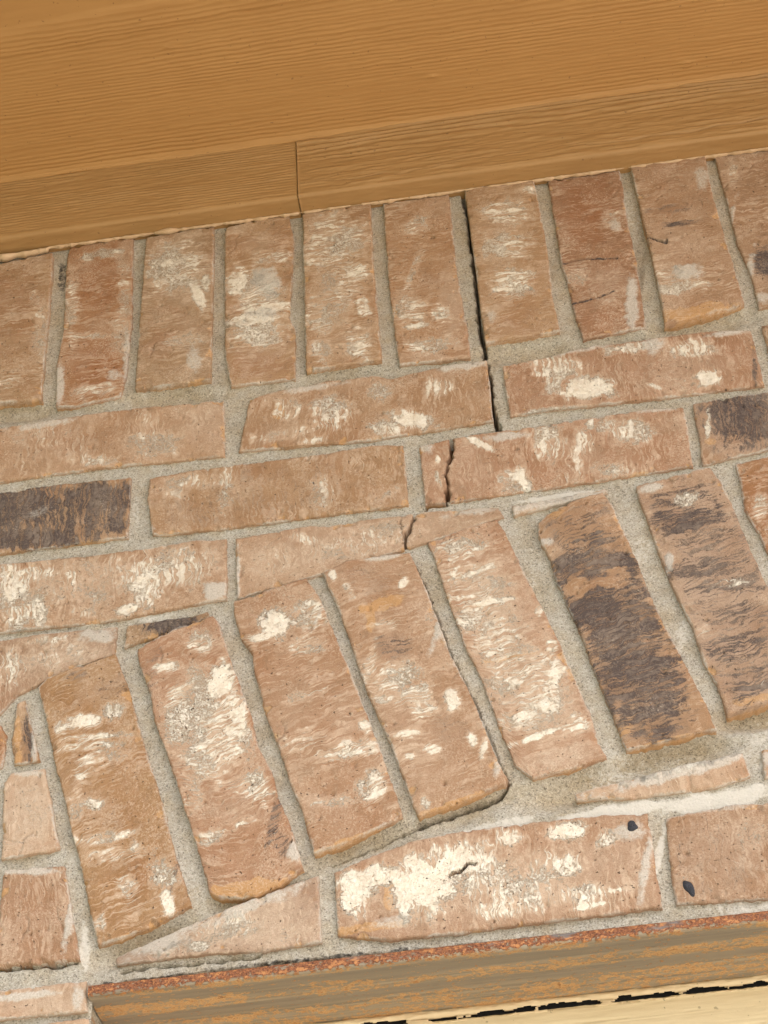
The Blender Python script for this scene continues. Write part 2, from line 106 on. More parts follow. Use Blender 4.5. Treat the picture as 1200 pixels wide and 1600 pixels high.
 'V7':[('D',170.4,9.3,24.1,0.5,-0.7,-10.6,0.75),('D',167,29.5,19.9,0.4,-0.5,-8.5,0.55),('D',174.1,-34.5,23.6,0.5,-0.6,-9,0.6),('D',183.9,-53.2,21.6,0.5,-0.4,-5.5,0.65),('D',187.4,-81.6,22.9,0.5,-0.6,-7.5,0.55),('D',182.5,-107.9,22.6,0.6,-0.6,-8.3,0.6),('D',187.4,-137.3,16.4,0.4,-0.9,-12,0.6),('D',191.5,-11,26.5,0.6,-0.5,-6.9,0.45),('W',172,26.8,9.1,0.6,-0.3,-8.4,0.9),('W',188.4,-52.2,17.1,-0.8,-0.5,-4.4,0.6),('W',164.7,-89,5.7,2.9,1.8,-6.8,0.7),('M',150.6,41.7,11.9,1.3,0,-4.3,1),('M',152,-26.8,3,-0.5,-1.3,-7.9,1.1),('P',169.8,-59.4,21.6,1.5,-0.2,-6.6,0.7),('P',176.7,-93.6,16.9,1.1,-0.2,-5.3,0.7),('O',195.5,-148.7,28.7,3.2,-0.1,-4.9,0.8),('D',183.2,-33.1,26.2,7.7,5.6,-58.8,0.42),('D',188.1,-100.7,25.2,7.2,4.3,-44.8,0.42),('P',178.2,-60.8,25.8,7.5,6.6,-67,0.5)],
 'V8':[('R',229,-23.1,25.4,-4.2,-17.4,-86.5,0.8),('W',222.1,14,5.2,-0.9,-3.4,-17.6,0.75)],
}
MBLOBS=[
 ('film',82.3,49,32.2,0.6,-0,-3.7,1),
 ('film',86.8,-218.4,47.4,3.3,0.1,-6.4,1),
 ('film',150.4,-217.7,43.2,1.3,-0.5,-8.2,1),
 ('film',14.9,-218.1,35.7,3.9,0.4,-4.6,0.7),
 ('film',-246.4,-272.3,4,-0.5,1.4,-21.5,0.7),
 ('film',109.5,-251,2.9,-1.1,-10,-28.7,0.8),
 ('film',127.2,-24,7.6,-5.2,-26.4,-59.4,0.5),
 ('film',55.8,-24.1,5.5,-3.7,-18.3,-45.1,0.4),
 ('film',146.8,-94.4,5.4,-4.5,-29.5,-52.5,0.5),
 ('film',-272.6,-294.7,35.5,-0.9,0.6,-3.4,0.5),
 ('film',-231,91.1,3.9,-0.7,1.2,-25.9,0.5),
 ('film',-18,87,4.7,-0.8,-2,-31.8,0.4),
 ('film',67,125.1,28.8,0.4,-0,-5.4,0.4),
 ('film',-212.2,-16.5,27.4,0.6,0.9,-5.9,0.6),
 ('rec',-335.9,213.1,47.2,-3,1.6,-10.4,5),
 ('rec',-205.1,204.9,36,-2.3,0.9,-10.3,5),
 ('rec',-267.1,200.4,31,-1.9,0.7,-5.9,2),
 ('rec',-69.2,199.8,35.3,0.4,0.6,-10.2,5),
 ('rec',4.6,203.3,30.1,0.4,0.1,-5.8,1),
 ('rec',75.4,205.1,37.4,0.4,-0.1,-10.2,5),
 ('rec',145.3,202.6,34.6,0.4,-0.3,-7.2,3),
 ('rec',216.5,210.9,37,0.4,-0.9,-11.6,6),
 ('rec',-206.5,-272.8,33.4,9.3,3.1,-8.4,6),
 ('rec',-139,-250.5,35.3,3.9,1.5,-8,5),
 ('rec',-74,-222.6,34.7,9.7,2.1,-8,4.5),
 ('rec',-8.2,-205.7,35.2,9.8,1.8,-8.2,4),
 ('rec',65.6,-196.7,40,6.1,1,-12.1,6),
 ('rec',128.5,-181.4,40.4,4.5,0.2,-9.5,8),
 ('rec',193.6,-158.5,40.8,4.5,-0.2,-9.7,8),
 ('rec',176.7,296.8,6.6,-3.7,-23.2,-79.2,4),
 ('rec',107.7,311.3,4.8,-2.7,-20.9,-80.4,1),
 ('dark',-197.6,-296.8,31.2,-0.8,0.3,-2.5,0.65),
 ('dark',-100.2,-295,76.7,-0.5,0.1,-1.7,0.6),
 ('dark',14.9,-298.8,75.4,-0.4,-0,-1.7,0.6),
 ('dark',-229.7,-298.5,6.3,-0.7,0.2,-4.2,0.9),
 ('dark',29.8,-284.6,5.3,-0.7,-0.5,-5,0.4),
 ('dark',-308.5,372.9,4.6,-0.9,1.9,-25.5,0.6),
]
BRICKS={
 'S0':('soldier_brick',[(-387,393.4),(-353.1,397.5),(-318.1,402.3)],[(-318.1,402.3),(-316.4,366.1),(-315.2,294.9),(-313.9,220)],[(-374.9,223.2),(-347.3,222.5),(-313.9,220)],[(-387,393.4),(-374.9,223.2)]),
 'S1':('soldier_brick',[(-303.7,408.9),(-247.3,411.8)],[(-247.3,411.8),(-243.3,302.2),(-244.7,240.5),(-248.5,213)],[(-300.1,210.8),(-284.8,208.7),(-248.5,213)],[(-303.7,408.9),(-303.3,363.4),(-300.1,297.5),(-302.8,261.4),(-300.1,210.8)]),
 'S2':('soldier_brick',[(-233.9,404.6),(-175.6,407.1)],[(-175.6,407.1),(-174.7,310.1),(-175.4,216.2)],[(-235.2,217.8),(-175.4,216.2)],[(-233.9,404.6),(-234.9,294.9),(-235.2,217.8)]),
 'S3':('soldier_brick',[(-164.3,407.3),(-109.6,410.4)],[(-109.6,410.4),(-105.7,373.1),(-108.1,323.3),(-111.4,281.5),(-106.4,264.9),(-107.4,207)],[(-157.7,207.7),(-107.4,207)],[(-164.3,407.3),(-164,320.9),(-162.7,245.2),(-157.7,207.7)]),
 'S4':('soldier_brick',[(-96.1,407.5),(-37.8,408.9)],[(-37.8,408.9),(-39.1,333.8),(-38.5,256.1),(-38,213.7)],[(-97,212.4),(-38,213.7)],[(-96.1,407.5),(-96.3,320.9),(-97,212.4)]),
 'S5':('soldier_brick',[(-25.4,409.8),(30.4,410.8)],[(30.4,410.8),(29,300.9),(32.3,232.2),(31.6,205.5)],[(-23.1,206.4),(31.6,205.5)],[(-25.4,409.8),(-26.3,320.4),(-24.9,248.8),(-23.1,206.4)]),
 'S6':('soldier_brick',[(45.9,410.1),(104.2,410.5)],[(104.2,410.5),(105.3,322.5),(102.7,254.2),(103.8,219.7)],[(46.2,216.7),(103.8,219.7)],[(45.9,410.1),(46,351.8),(46.2,291.7),(46.2,216.7)]),
 'S7':('soldier_brick',[(117.4,410.2),(178.1,410.9)],[(178.1,410.9),(175.2,341),(174.9,291.6),(170.4,213.3)],[(122.1,208.6),(170.4,213.3)],[(117.4,410.2),(116.8,334.2),(115.8,299),(118.1,279.3),(119.4,235.5),(122.1,208.6)]),
 'S8':('soldier_brick',[(188.8,412.1),(251.3,412.3)],[(251.3,412.3),(248.1,354),(248.7,297.9),(249.5,222.4)],[(186.4,210.1),(249.5,222.4)],[(188.8,412.1),(188.8,349.9),(188.5,288.7),(187.9,241.6),(186.4,210.1)]),
 'S9':('soldier_brick',[(260.7,412.9),(326.7,413.1)],[(326.7,413.1),(318.5,223.6)],[(260.5,217.1),(318.5,223.6)],[(260.7,412.9),(260.4,351.3),(258.6,295.8),(262.8,252.7),(260.5,217.1)]),
 'A1':('brick',[(-364.1,192.2),(-344.4,192.9),(-258,196.6),(-164.8,191.6)],[(-164.8,191.6),(-163.1,131.8)],[(-358.9,135),(-338.7,135.5),(-254.6,136.4),(-163.1,131.8)],[(-364.1,192.2),(-358.9,135)]),
 'A2':('brick',[(-142.8,189),(-117.8,194.4),(-78.5,197.9),(-43,196.3),(-30.1,190.9),(-16.3,194.1),(14.3,197.8),(44,197.2)],[(44,197.2),(43,132.3)],[(-151.2,135.1),(-121.9,133.3),(-56,129),(-6.9,130.4),(43,132.3)],[(-142.8,189),(-144.3,177.8),(-147.8,158.7),(-151.2,135.1)]),
 'A3':('brick',[(57.2,188.2),(131.1,197.3),(180.9,197.1),(214.3,198),(248.7,191.9)],[(248.7,191.9),(247.5,132.9)],[(57.4,135.1),(91,135.8),(170.9,133.4),(247.5,132.9)],[(57.2,188.2),(56.6,161.8),(57.4,135.1)]),
 'B1':('brick',[(-429,116.9),(-337.5,122.5),(-287.3,122.6),(-235.8,120.3)],[(-235.8,120.3),(-235.4,61.1)],[(-422.9,58),(-331.4,61.2),(-282.8,61.4),(-235.4,61.1)],[(-429,116.9),(-422.9,58)]),
 'B2':('brick',[(-219.7,115.5),(-194.1,119.7),(-138.3,119.3),(-89.2,119.4),(-49,121.7),(-26.8,117.7)],[(-26.8,117.7),(-26.3,101.6),(-26.5,58.2)],[(-215.2,60.3),(-162.3,57.8),(-90.8,58.3),(-26.5,58.2)],[(-219.7,115.5),(-220.9,95.9),(-215.2,60.3)]),
 'B3':('brick',[(-13,113.2),(10.2,118.5),(42.2,118.8),(78,119.1),(112.3,120.3),(159.1,121.9),(184,119.4)],[(184,119.4),(184.5,102.4),(181.3,60.4)],[(-12.8,57.1),(2.1,55.8),(27,56),(79.5,57.1),(132.3,58.8),(181.3,60.4)],[(-13,113.2),(-12.8,86),(-12.8,57.1)]),
 'B4':('brick',[(193.5,121.7),(248.9,123),(296.9,125.7)],[(296.9,125.7),(290.6,70)],[(190.1,60.8),(238.1,67.7),(290.6,70)],[(193.5,121.7),(192.1,83.1),(190.1,60.8)]),
 'C1':('brick',[(-363.9,46.6),(-330.2,48.5),(-233.7,45.8),(-186,47.9),(-161.2,45.7)],[(-161.2,45.7),(-160.2,-9.5)],[(-358.8,-17),(-323.9,-14.8),(-240,-16.2),(-170.8,-10.1),(-160.2,-9.5)],[(-363.9,46.6),(-358.8,-17)]),
 'C2':('brick',[(-153.2,45),(-98.2,48.3),(-86,45),(-62.8,48),(-31.3,47),(-20.6,47.1),(5.6,45.8),(38.4,42.7)],[(38.4,42.7),(41.9,35.3)],[(-151.9,-10.2),(-101.1,0.6),(-31.3,15.6),(-10.2,21.3),(41.9,35.3)],[(-153.2,45),(-151.9,-10.2)]),
 'C3':('brick',[(50,42.6),(116.9,48.1)],[(116.9,48.1),(118,45.4)],[(50.1,33.9),(68.9,37.5),(118,45.4)],[(50,42.6),(50.1,33.9)]),
 'D1':('brick',[(-364.9,-25.3),(-323.1,-23.1),(-276.7,-22.1),(-238.7,-23.9)],[(-238.7,-23.9),(-240.2,-47.6)],[(-359.4,-89.2),(-317,-85.7),(-313.3,-81.4),(-306.1,-71.6),(-272,-56.2),(-240.2,-47.6)],[(-364.9,-25.3),(-359.4,-89.2)]),
 'D2':('brick',[(-230.4,-24.1),(-184.4,-23.1),(-174.3,-20.7)],[(-174.3,-20.7),(-172.4,-23.8)],[(-231.8,-41.6),(-184.2,-29.5),(-172.4,-23.8)],[(-230.4,-24.1),(-231.8,-41.6)]),
 'E0':('brick',[(-368.2,-108),(-314.3,-104.1)],[(-314.3,-104.1),(-311.4,-128.9)],[(-367.1,-134),(-311.4,-128.9)],[(-368.2,-108),(-367.1,-134)]),
 'E1':('brick',[(-304.8,-81),(-300.5,-78.9)],[(-300.5,-78.9),(-286.4,-129.3)],[(-302.1,-129.7),(-286.4,-129.3)],[(-304.8,-81),(-306.1,-110),(-302.1,-129.7)]),
 'F1':('brick',[(-303.5,-138.2),(-282.7,-137)],[(-282.7,-137),(-267.5,-199.7)],[(-304.2,-202.5),(-267.5,-199.7)],[(-303.5,-138.2),(-308,-145.6),(-304.2,-202.5)]),
 'G1':('brick',[(-301.6,-212.1),(-263.1,-214.3)],[(-263.1,-214.3),(-258.2,-235.9),(-250.8,-272.2),(-249.1,-279.7)],[(-301.3,-277.7),(-249.1,-279.7)],[(-301.6,-212.1),(-301.3,-277.7)]),
 'H1':('brick',[(-375.4,-299.9),(-296.3,-295.7),(-244.1,-295.5)],[(-244.1,-295.5),(-242.1,-314.4)],[(-375.1,-315.2),(-294.6,-313.3),(-242.1,-314.4)],[(-375.4,-299.9),(-375.1,-315.2)]),
 'I1':('brick',[(-372.1,-322),(-293.8,-320.7),(-241.4,-319.8)],[(-241.4,-319.8),(-235.3,-372.3)],[(-366,-375.9),(-288.6,-373.5),(-235.3,-372.3)],[(-372.1,-322),(-366,-375.9)]),
 'V1':('arch_brick',[(-290.8,-70.5),(-285.1,-63.1),(-271.8,-58.5),(-238.7,-49)],[(-238.7,-49),(-234.5,-61.3),(-227.6,-81.5),(-217,-121.1),(-208.4,-150.3),(-199.2,-181.5),(-192.9,-208.9),(-180.3,-251.1)],[(-236.4,-272.2),(-204.9,-263),(-180.3,-251.1)],[(-290.8,-70.5),(-282.1,-100.3),(-273.6,-135.7),(-266.3,-159.3),(-258.2,-189),(-249.3,-221.6),(-242.3,-248.7),(-236.4,-272.2)]),
 'V2':('arch_brick',[(-221.5,-47.6),(-197.8,-36),(-169.7,-26)],[(-169.7,-26),(-165.9,-32.3),(-156.5,-68.6),(-148.8,-94.6),(-143.1,-113.4),(-137.5,-141.5),(-129.1,-161.2),(-125.1,-181.4),(-117.1,-204.4),(-109.9,-234.4)],[(-166.8,-245.2),(-161.1,-248.6),(-139,-250.9),(-124.5,-245.2),(-109.9,-234.4)],[(-221.5,-47.6),(-220.7,-56.7),(-210.9,-87.7),(-207.4,-109.4),(-197.7,-138.2),(-189.7,-162.8),(-181.8,-191),(-174.6,-215.5),(-166.8,-245.2)]),
 'V3':('arch_brick',[(-153.7,-15.2),(-129.4,-9.1),(-103,-2.1)],[(-103,-2.1),(-93,-23.6),(-84.9,-53.3),(-74.2,-89.6),(-64.8,-124.7),(-55.9,-159.5),(-51.5,-179.7),(-45.9,-205.3)],[(-101.6,-225),(-73.8,-217.1),(-45.9,-205.3)],[(-153.7,-15.2),(-153.7,-25.6),(-149,-47.4),(-140,-63.3),(-139.1,-78.3),(-131.4,-115.1),(-123,-142.1),(-115,-173),(-108.6,-191.3),(-101.6,-225)]),
 'V4':('arch_brick',[(-89.1,1),(-72.3,9.1),(-27.6,9)],[(-27.6,9),(-25,-1),(-19.2,-23.7),(-14.4,-45.7),(-6.9,-81.8),(2.4,-111.6),(10.7,-143.8),(17.8,-174.7),(23.1,-188.5)],[(-34.2,-206.9),(-4.8,-199.1),(23.1,-188.5)],[(-89.1,1),(-87.9,-5.1),(-78.9,-35.6),(-71.9,-64.8),(-63.8,-101.8),(-56,-129.1),(-49.8,-147.3),(-41.9,-178.1),(-37.4,-198.5),(-34.2,-206.9)]),
 'V5':('arch_brick',[(-13.6,18.2),(10.5,26.4),(36,32.6)],[(36,32.6),(42.9,12.5),(51.4,-23.4),(60,-55),(69.9,-93.5),(75.1,-120.7),(80.6,-143.7),(82.9,-166.6),(86.6,-178.9)],[(30.3,-177.4),(39.5,-187.9),(63.1,-184.4),(86.6,-178.9)],[(-13.6,18.2),(-8.9,-0),(-5.5,-21.8),(1,-53.7),(5.3,-76.6),(14.1,-104.9),(19.1,-129.7),(22.8,-149.1),(30.3,-177.4)]),
 'V6':('arch_brick',[(66.1,20.7),(75.6,30.8),(95,39.3),(114,43.6)],[(114,43.6),(118.4,31.6),(123.9,6.2),(128,-18.2),(131.8,-43.7),(136.3,-70.9),(142.3,-95.3),(148.1,-119.6),(153.9,-144.2),(158.1,-167.4)],[(100.9,-175.5),(130,-171.8),(158.1,-167.4)],[(66.1,20.7),(65.4,9.9),(70.8,-10.7),(73.8,-34.5),(78.7,-56.3),(84.3,-81),(88.3,-106.9),(92.2,-128.5),(96.4,-149.5),(100.9,-175.5)]),
 'V7':('arch_brick',[(140.1,45.4),(167.1,50.2),(193.1,53.9)],[(193.1,53.9),(198.2,39.1),(203,10.5),(205.9,-19.3),(210.1,-50),(214.3,-74.8),(219.7,-110.9),(225.4,-142.9)],[(168.4,-157.9),(194.8,-152.2),(225.4,-142.9)],[(140.1,45.4),(140,32.3),(143.9,7.1),(147.3,-29),(151.9,-54.9),(158.1,-85.3),(160.4,-114),(165.5,-132.5),(168.4,-157.9)]),
 'V8':('arch_brick',[(213.1,55.4),(236.3,59),(265.1,60.3)],[(265.1,60.3),(281.2,-114.9),(289.4,-131.9)],[(237.5,-143.7),(289.4,-131.9)],[(213.1,55.4),(213.7,38.9),(211.7,11.4),(217.9,-16.6),(237.5,-143.7)]),
 'L1':('brick',[(-225.1,-282.6),(-194.6,-271.2),(-162.1,-260),(-131.4,-249.6),(-100.8,-241.4)],[(-100.8,-241.4),(-100,-285.7)],[(-224.5,-285.6),(-170.5,-285.3),(-135.2,-287.4),(-100,-285.7)],[(-225.1,-282.6),(-224.5,-285.6)]),
 'L2':('brick',[(-89.2,-241.1),(-46,-226.3),(-17.6,-222.6),(7.3,-222.2),(62.5,-221.7),(105.8,-224.2)],[(105.8,-224.2),(104.9,-268.5),(104.9,-288)],[(-88.2,-282.9),(-58.2,-289.5),(-22.7,-290),(41.5,-289),(104.9,-288)],[(-89.2,-241.1),(-88.8,-265.6),(-88.2,-282.9)]),
 'L3':('brick',[(117.7,-229),(152.5,-225.4),(180.1,-226.8),(259.3,-221.8)],[(259.3,-221.8),(250.7,-287.5)],[(114.6,-287),(167.7,-289.8),(250.7,-287.5)],[(117.7,-229),(114.6,-268),(114.6,-287)]),
 'L4':('brick',[(64.6,-204.7),(81.2,-200.8),(130.5,-193.7),(170.8,-188.7)],[(170.8,-188.7),(172.6,-204.3)],[(65.1,-207.6),(103.9,-210.5),(150.5,-210.2),(172.6,-204.3)],[(64.6,-204.7),(65.1,-207.6)]),
 'L5':('brick',[(184.6,-187.8),(228.8,-183.3),(277.9,-178.1)],[(277.9,-178.1),(276.2,-200.6)],[(182.4,-207.1),(224,-204.8),(276.2,-200.6)],[(184.6,-187.8),(182.4,-207.1)]),
}
# ---------------------------------------------------------------- numeric helpers (mm on the wall: x right, z up, y into the wall)
def _hash(ix, iy, seed):
    h = (ix.astype(np.int64) * 374761393 + iy.astype(np.int64) * 668265263 + seed * 974711) & 0xFFFFFFFF
    h = ((h ^ (h >> 13)) * 1274126177) & 0xFFFFFFFF
    return (h ^ (h >> 16)) & 0xFFFFFFFF

def perlin(x, y, seed=0):
    x = np.asarray(x, float); y = np.asarray(y, float)
    xi = np.floor(x); yi = np.floor(y)
    fx = x - xi; fy = y - yi
    u = fx * fx * fx * (fx * (fx * 6 - 15) + 10)
    v = fy * fy * fy * (fy * (fy * 6 - 15) + 10)
    def g(ox, oy):
        a = _hash(xi + ox, yi + oy, seed) * (2 * np.pi / 4294967296.0)
        return np.cos(a) * (fx - ox) + np.sin(a) * (fy - oy)
    a = g(0, 0); b = g(1, 0); c = g(0, 1); e = g(1, 1)
    return ((a + (b - a) * u) * (1 - v) + (c + (e - c) * u) * v) * 1.5

def fbm(x, y, wl, seed=0, octv=3, gain=0.5):
    r = 0; amp = 1; tot = 0
    for o in range(octv):
        r = r + amp * perlin(np.asarray(x) / wl + 17.3 * o, np.asarray(y) / wl - 9.1 * o, seed + 31 * o)
        tot += amp; amp *= gain; wl = wl * 0.5
    return r / tot * 1.3

def sstep(a, b, x):
    t = np.clip((x - a) / (b - a), 0, 1)
    return t * t * (3 - 2 * t)

def polydist(px, pz, line):
    """distance of points to an open polyline"""
    best = np.full(px.shape, 1e9)
    for (x0, z0), (x1, z1) in zip(line[:-1], line[1:]):
        dx, dz = x1 - x0, z1 - z0
        L = dx * dx + dz * dz + 1e-12
        t = np.clip(((px - x0) * dx + (pz - z0) * dz) / L, 0, 1)
        best = np.minimum(best, (px - x0 - t * dx) ** 2 + (pz - z0 - t * dz) ** 2)
    return np.sqrt(best)

def inside(px, pz, poly):
    r = np.zeros(px.shape, bool)
    n = len(poly)
    for i in range(n):
        x0, z0 = poly[i]; x1, z1 = poly[(i + 1) % n]
        if z0 == z1: continue
        c = (z0 > pz) != (z1 > pz)
        r ^= c & (px < (x1 - x0) * (pz - z0) / (z1 - z0) + x0)
    return r

def blobfield(x, z, cx, cz, ax, az, bx, bz, warp, k=0.45):
    det = ax * bz - az * bx
    dx, dz = x - cx, z - cz
    p = (dx * bz - dz * bx) / det
    q = (ax * dz - az * dx) / det
    r = np.sqrt(p * p + q * q) + k * warp
    return np.clip(1.25 * (1.3 - r), 0, 1)

def resample(pl, n):
    pl = np.array(pl, float)
    s = np.r_[0, np.cumsum(np.hypot(*np.diff(pl, axis=0).T))]
    s /= s[-1] if s[-1] > 0 else 1
    t = np.linspace(0, 1, n)
    return np.stack([np.interp(t, s, pl[:, 0]), np.interp(t, s, pl[:, 1])], 1)

def mesh_from(name, co, faces, attrs=None, smooth=True):
    me = bpy.data.meshes.new(name)
    co = np.asarray(co, np.float32)
    faces = np.asarray(faces, np.int32)
    k = faces.shape[1]
    me.vertices.add(len(co)); me.vertices.foreach_set('co', co.ravel())
    me.loops.add(faces.size); me.loops.foreach_set('vertex_index', faces.ravel())
    me.polygons.add(len(faces))
    me.polygons.foreach_set('loop_start', np.arange(0, faces.size, k, dtype=np.int32))
    me.polygons.foreach_set('use_smooth', np.full(len(faces), smooth))
    me.update(calc_edges=True)
    me.validate()
    for a, v in (attrs or {}).items():
        v = np.asarray(v, np.float32)
        if v.ndim == 2:
            at = me.attributes.new(a, 'FLOAT_VECTOR', 'POINT'); at.data.foreach_set('vector', v.ravel())
        else:
            at = me.attributes.new(a, 'FLOAT', 'POINT'); at.data.foreach_set('value', v)
    return me

def link(name, me, mat, parent=None, loc=(0, 0, 0)):
    o = bpy.data.objects.new(name, me)
    COL.objects.link(o)
    if mat: me.materials.append(mat)
    o.location = loc
    if parent: o.parent = parent
    return o

def thing(name, label, cat, loc):
    o = bpy.data.objects.new(name, None)
    COL.objects.link(o)
    o.location = loc
    o.empty_display_size = 0.1
    o['label'] = label; o['category'] = cat; o['kind'] = 'thing'
    return o

def grid_faces(nu, nv, off=0):
    """vertex id = i*nv + j (i along u to the right, j along v upward); facing -y"""
    i, j = np.meshgrid(np.arange(nu - 1), np.arange(nv - 1), indexing='ij')
    a = (i * nv + j).ravel() + off
    return np.stack([a, a + nv, a + nv + 1, a + 1], 1)

# ---------------------------------------------------------------- materials
class NT:
    def __init__(s, name):
        s.mat = bpy.data.materials.new(name); s.mat.use_nodes = True
        s.t = s.mat.node_tree; s.b = s.t.nodes['Principled BSDF']
    def n(s, typ, **kw):
        n = s.t.nodes.new('ShaderNode' + typ)
        for k, v in kw.items(): setattr(n, k, v)
        return n
    def put(s, sock, v):
        if isinstance(v, bpy.types.NodeSocket): s.t.links.new(v, sock)
        elif v is not None:
            if sock.type == 'RGBA' and len(v) == 3: v = (*v, 1)
            sock.default_value = v
    def math(s, op, a, b=None, c=None, clamp=False):
        n = s.n('Math', operation=op, use_clamp=clamp)
        for i, v in enumerate((a, b, c)):
            if v is not None: s.put(n.inputs[i], v)
        return n.outputs[0]
    def mix(s, f, a, b, mode='MIX'):
        n = s.n('Mix', data_type='RGBA', blend_type=mode)
        s.put(n.inputs[0], f); s.put(n.inputs[6], a); s.put(n.inputs[7], b)
        return n.outputs[2]
    def attr(s, name, vec=False):
        n = s.n('Attribute', attribute_name=name)
        return n.outputs['Vector' if vec else 'Fac']
    def scale(s, v, sc):
        n = s.n('VectorMath', operation='MULTIPLY'); s.put(n.inputs[0], v); s.put(n.inputs[1], sc)
        return n.outputs[0]
    def add(s, a, b):
        n = s.n('VectorMath', operation='ADD'); s.put(n.inputs[0], a); s.put(n.inputs[1], b)
        return n.outputs[0]
    def noise(s, v, scale=1, detail=2, rough=.5, col=False, dist=0):
        n = s.n('TexNoise'); s.put(n.inputs['Vector'], v)
        n.inputs['Scale'].default_value = scale; n.inputs['Detail'].default_value = detail
        n.inputs['Roughness'].default_value = rough; n.inputs['Distortion'].default_value = dist
        return n.outputs['Color' if col else 'Fac']
    def vor(s, v, scale=1, feature='F1', out='Color', rnd=1):
        n = s.n('TexVoronoi', feature=feature); s.put(n.inputs['Vector'], v)
        n.inputs['Scale'].default_value = scale; n.inputs['Randomness'].default_value = rnd
        return n.outputs[out]
    def rng(s, v, a, b, c=0, d=1, smooth=False):
        n = s.n('MapRange', clamp=True)
        if smooth: n.interpolation_type = 'SMOOTHSTEP'
        for i, q in enumerate((v, a, b, c, d)): s.put(n.inputs[i], q)
        return n.outputs[0]
    def ramp(s, v, pts):
        n = s.n('ValToRGB'); e = n.color_ramp.elements
        while len(e) < len(pts): e.new(0.5)
        for el, (p, c) in zip(e, pts): el.position = p; el.color = (*c, 1)
        s.put(n.inputs[0], v); return n.outputs[0]
    def bump(s, h, dist, strength=1, normal=None):
        n = s.n('Bump'); s.put(n.inputs['Height'], h); n.inputs['Distance'].default_value = dist
        n.inputs['Strength'].default_value = strength
        if normal is not None: s.put(n.inputs['Normal'], normal)
        return n.outputs[0]
    def done(s, col, rough, nrm=None, spec=.25):
        s.put(s.b.inputs['Base Color'], col); s.put(s.b.inputs['Roughness'], rough)
        s.b.inputs['Specular IOR Level'].default_value = spec
        if nrm is not None: s.put(s.b.inputs['Normal'], nrm)
        return s.mat

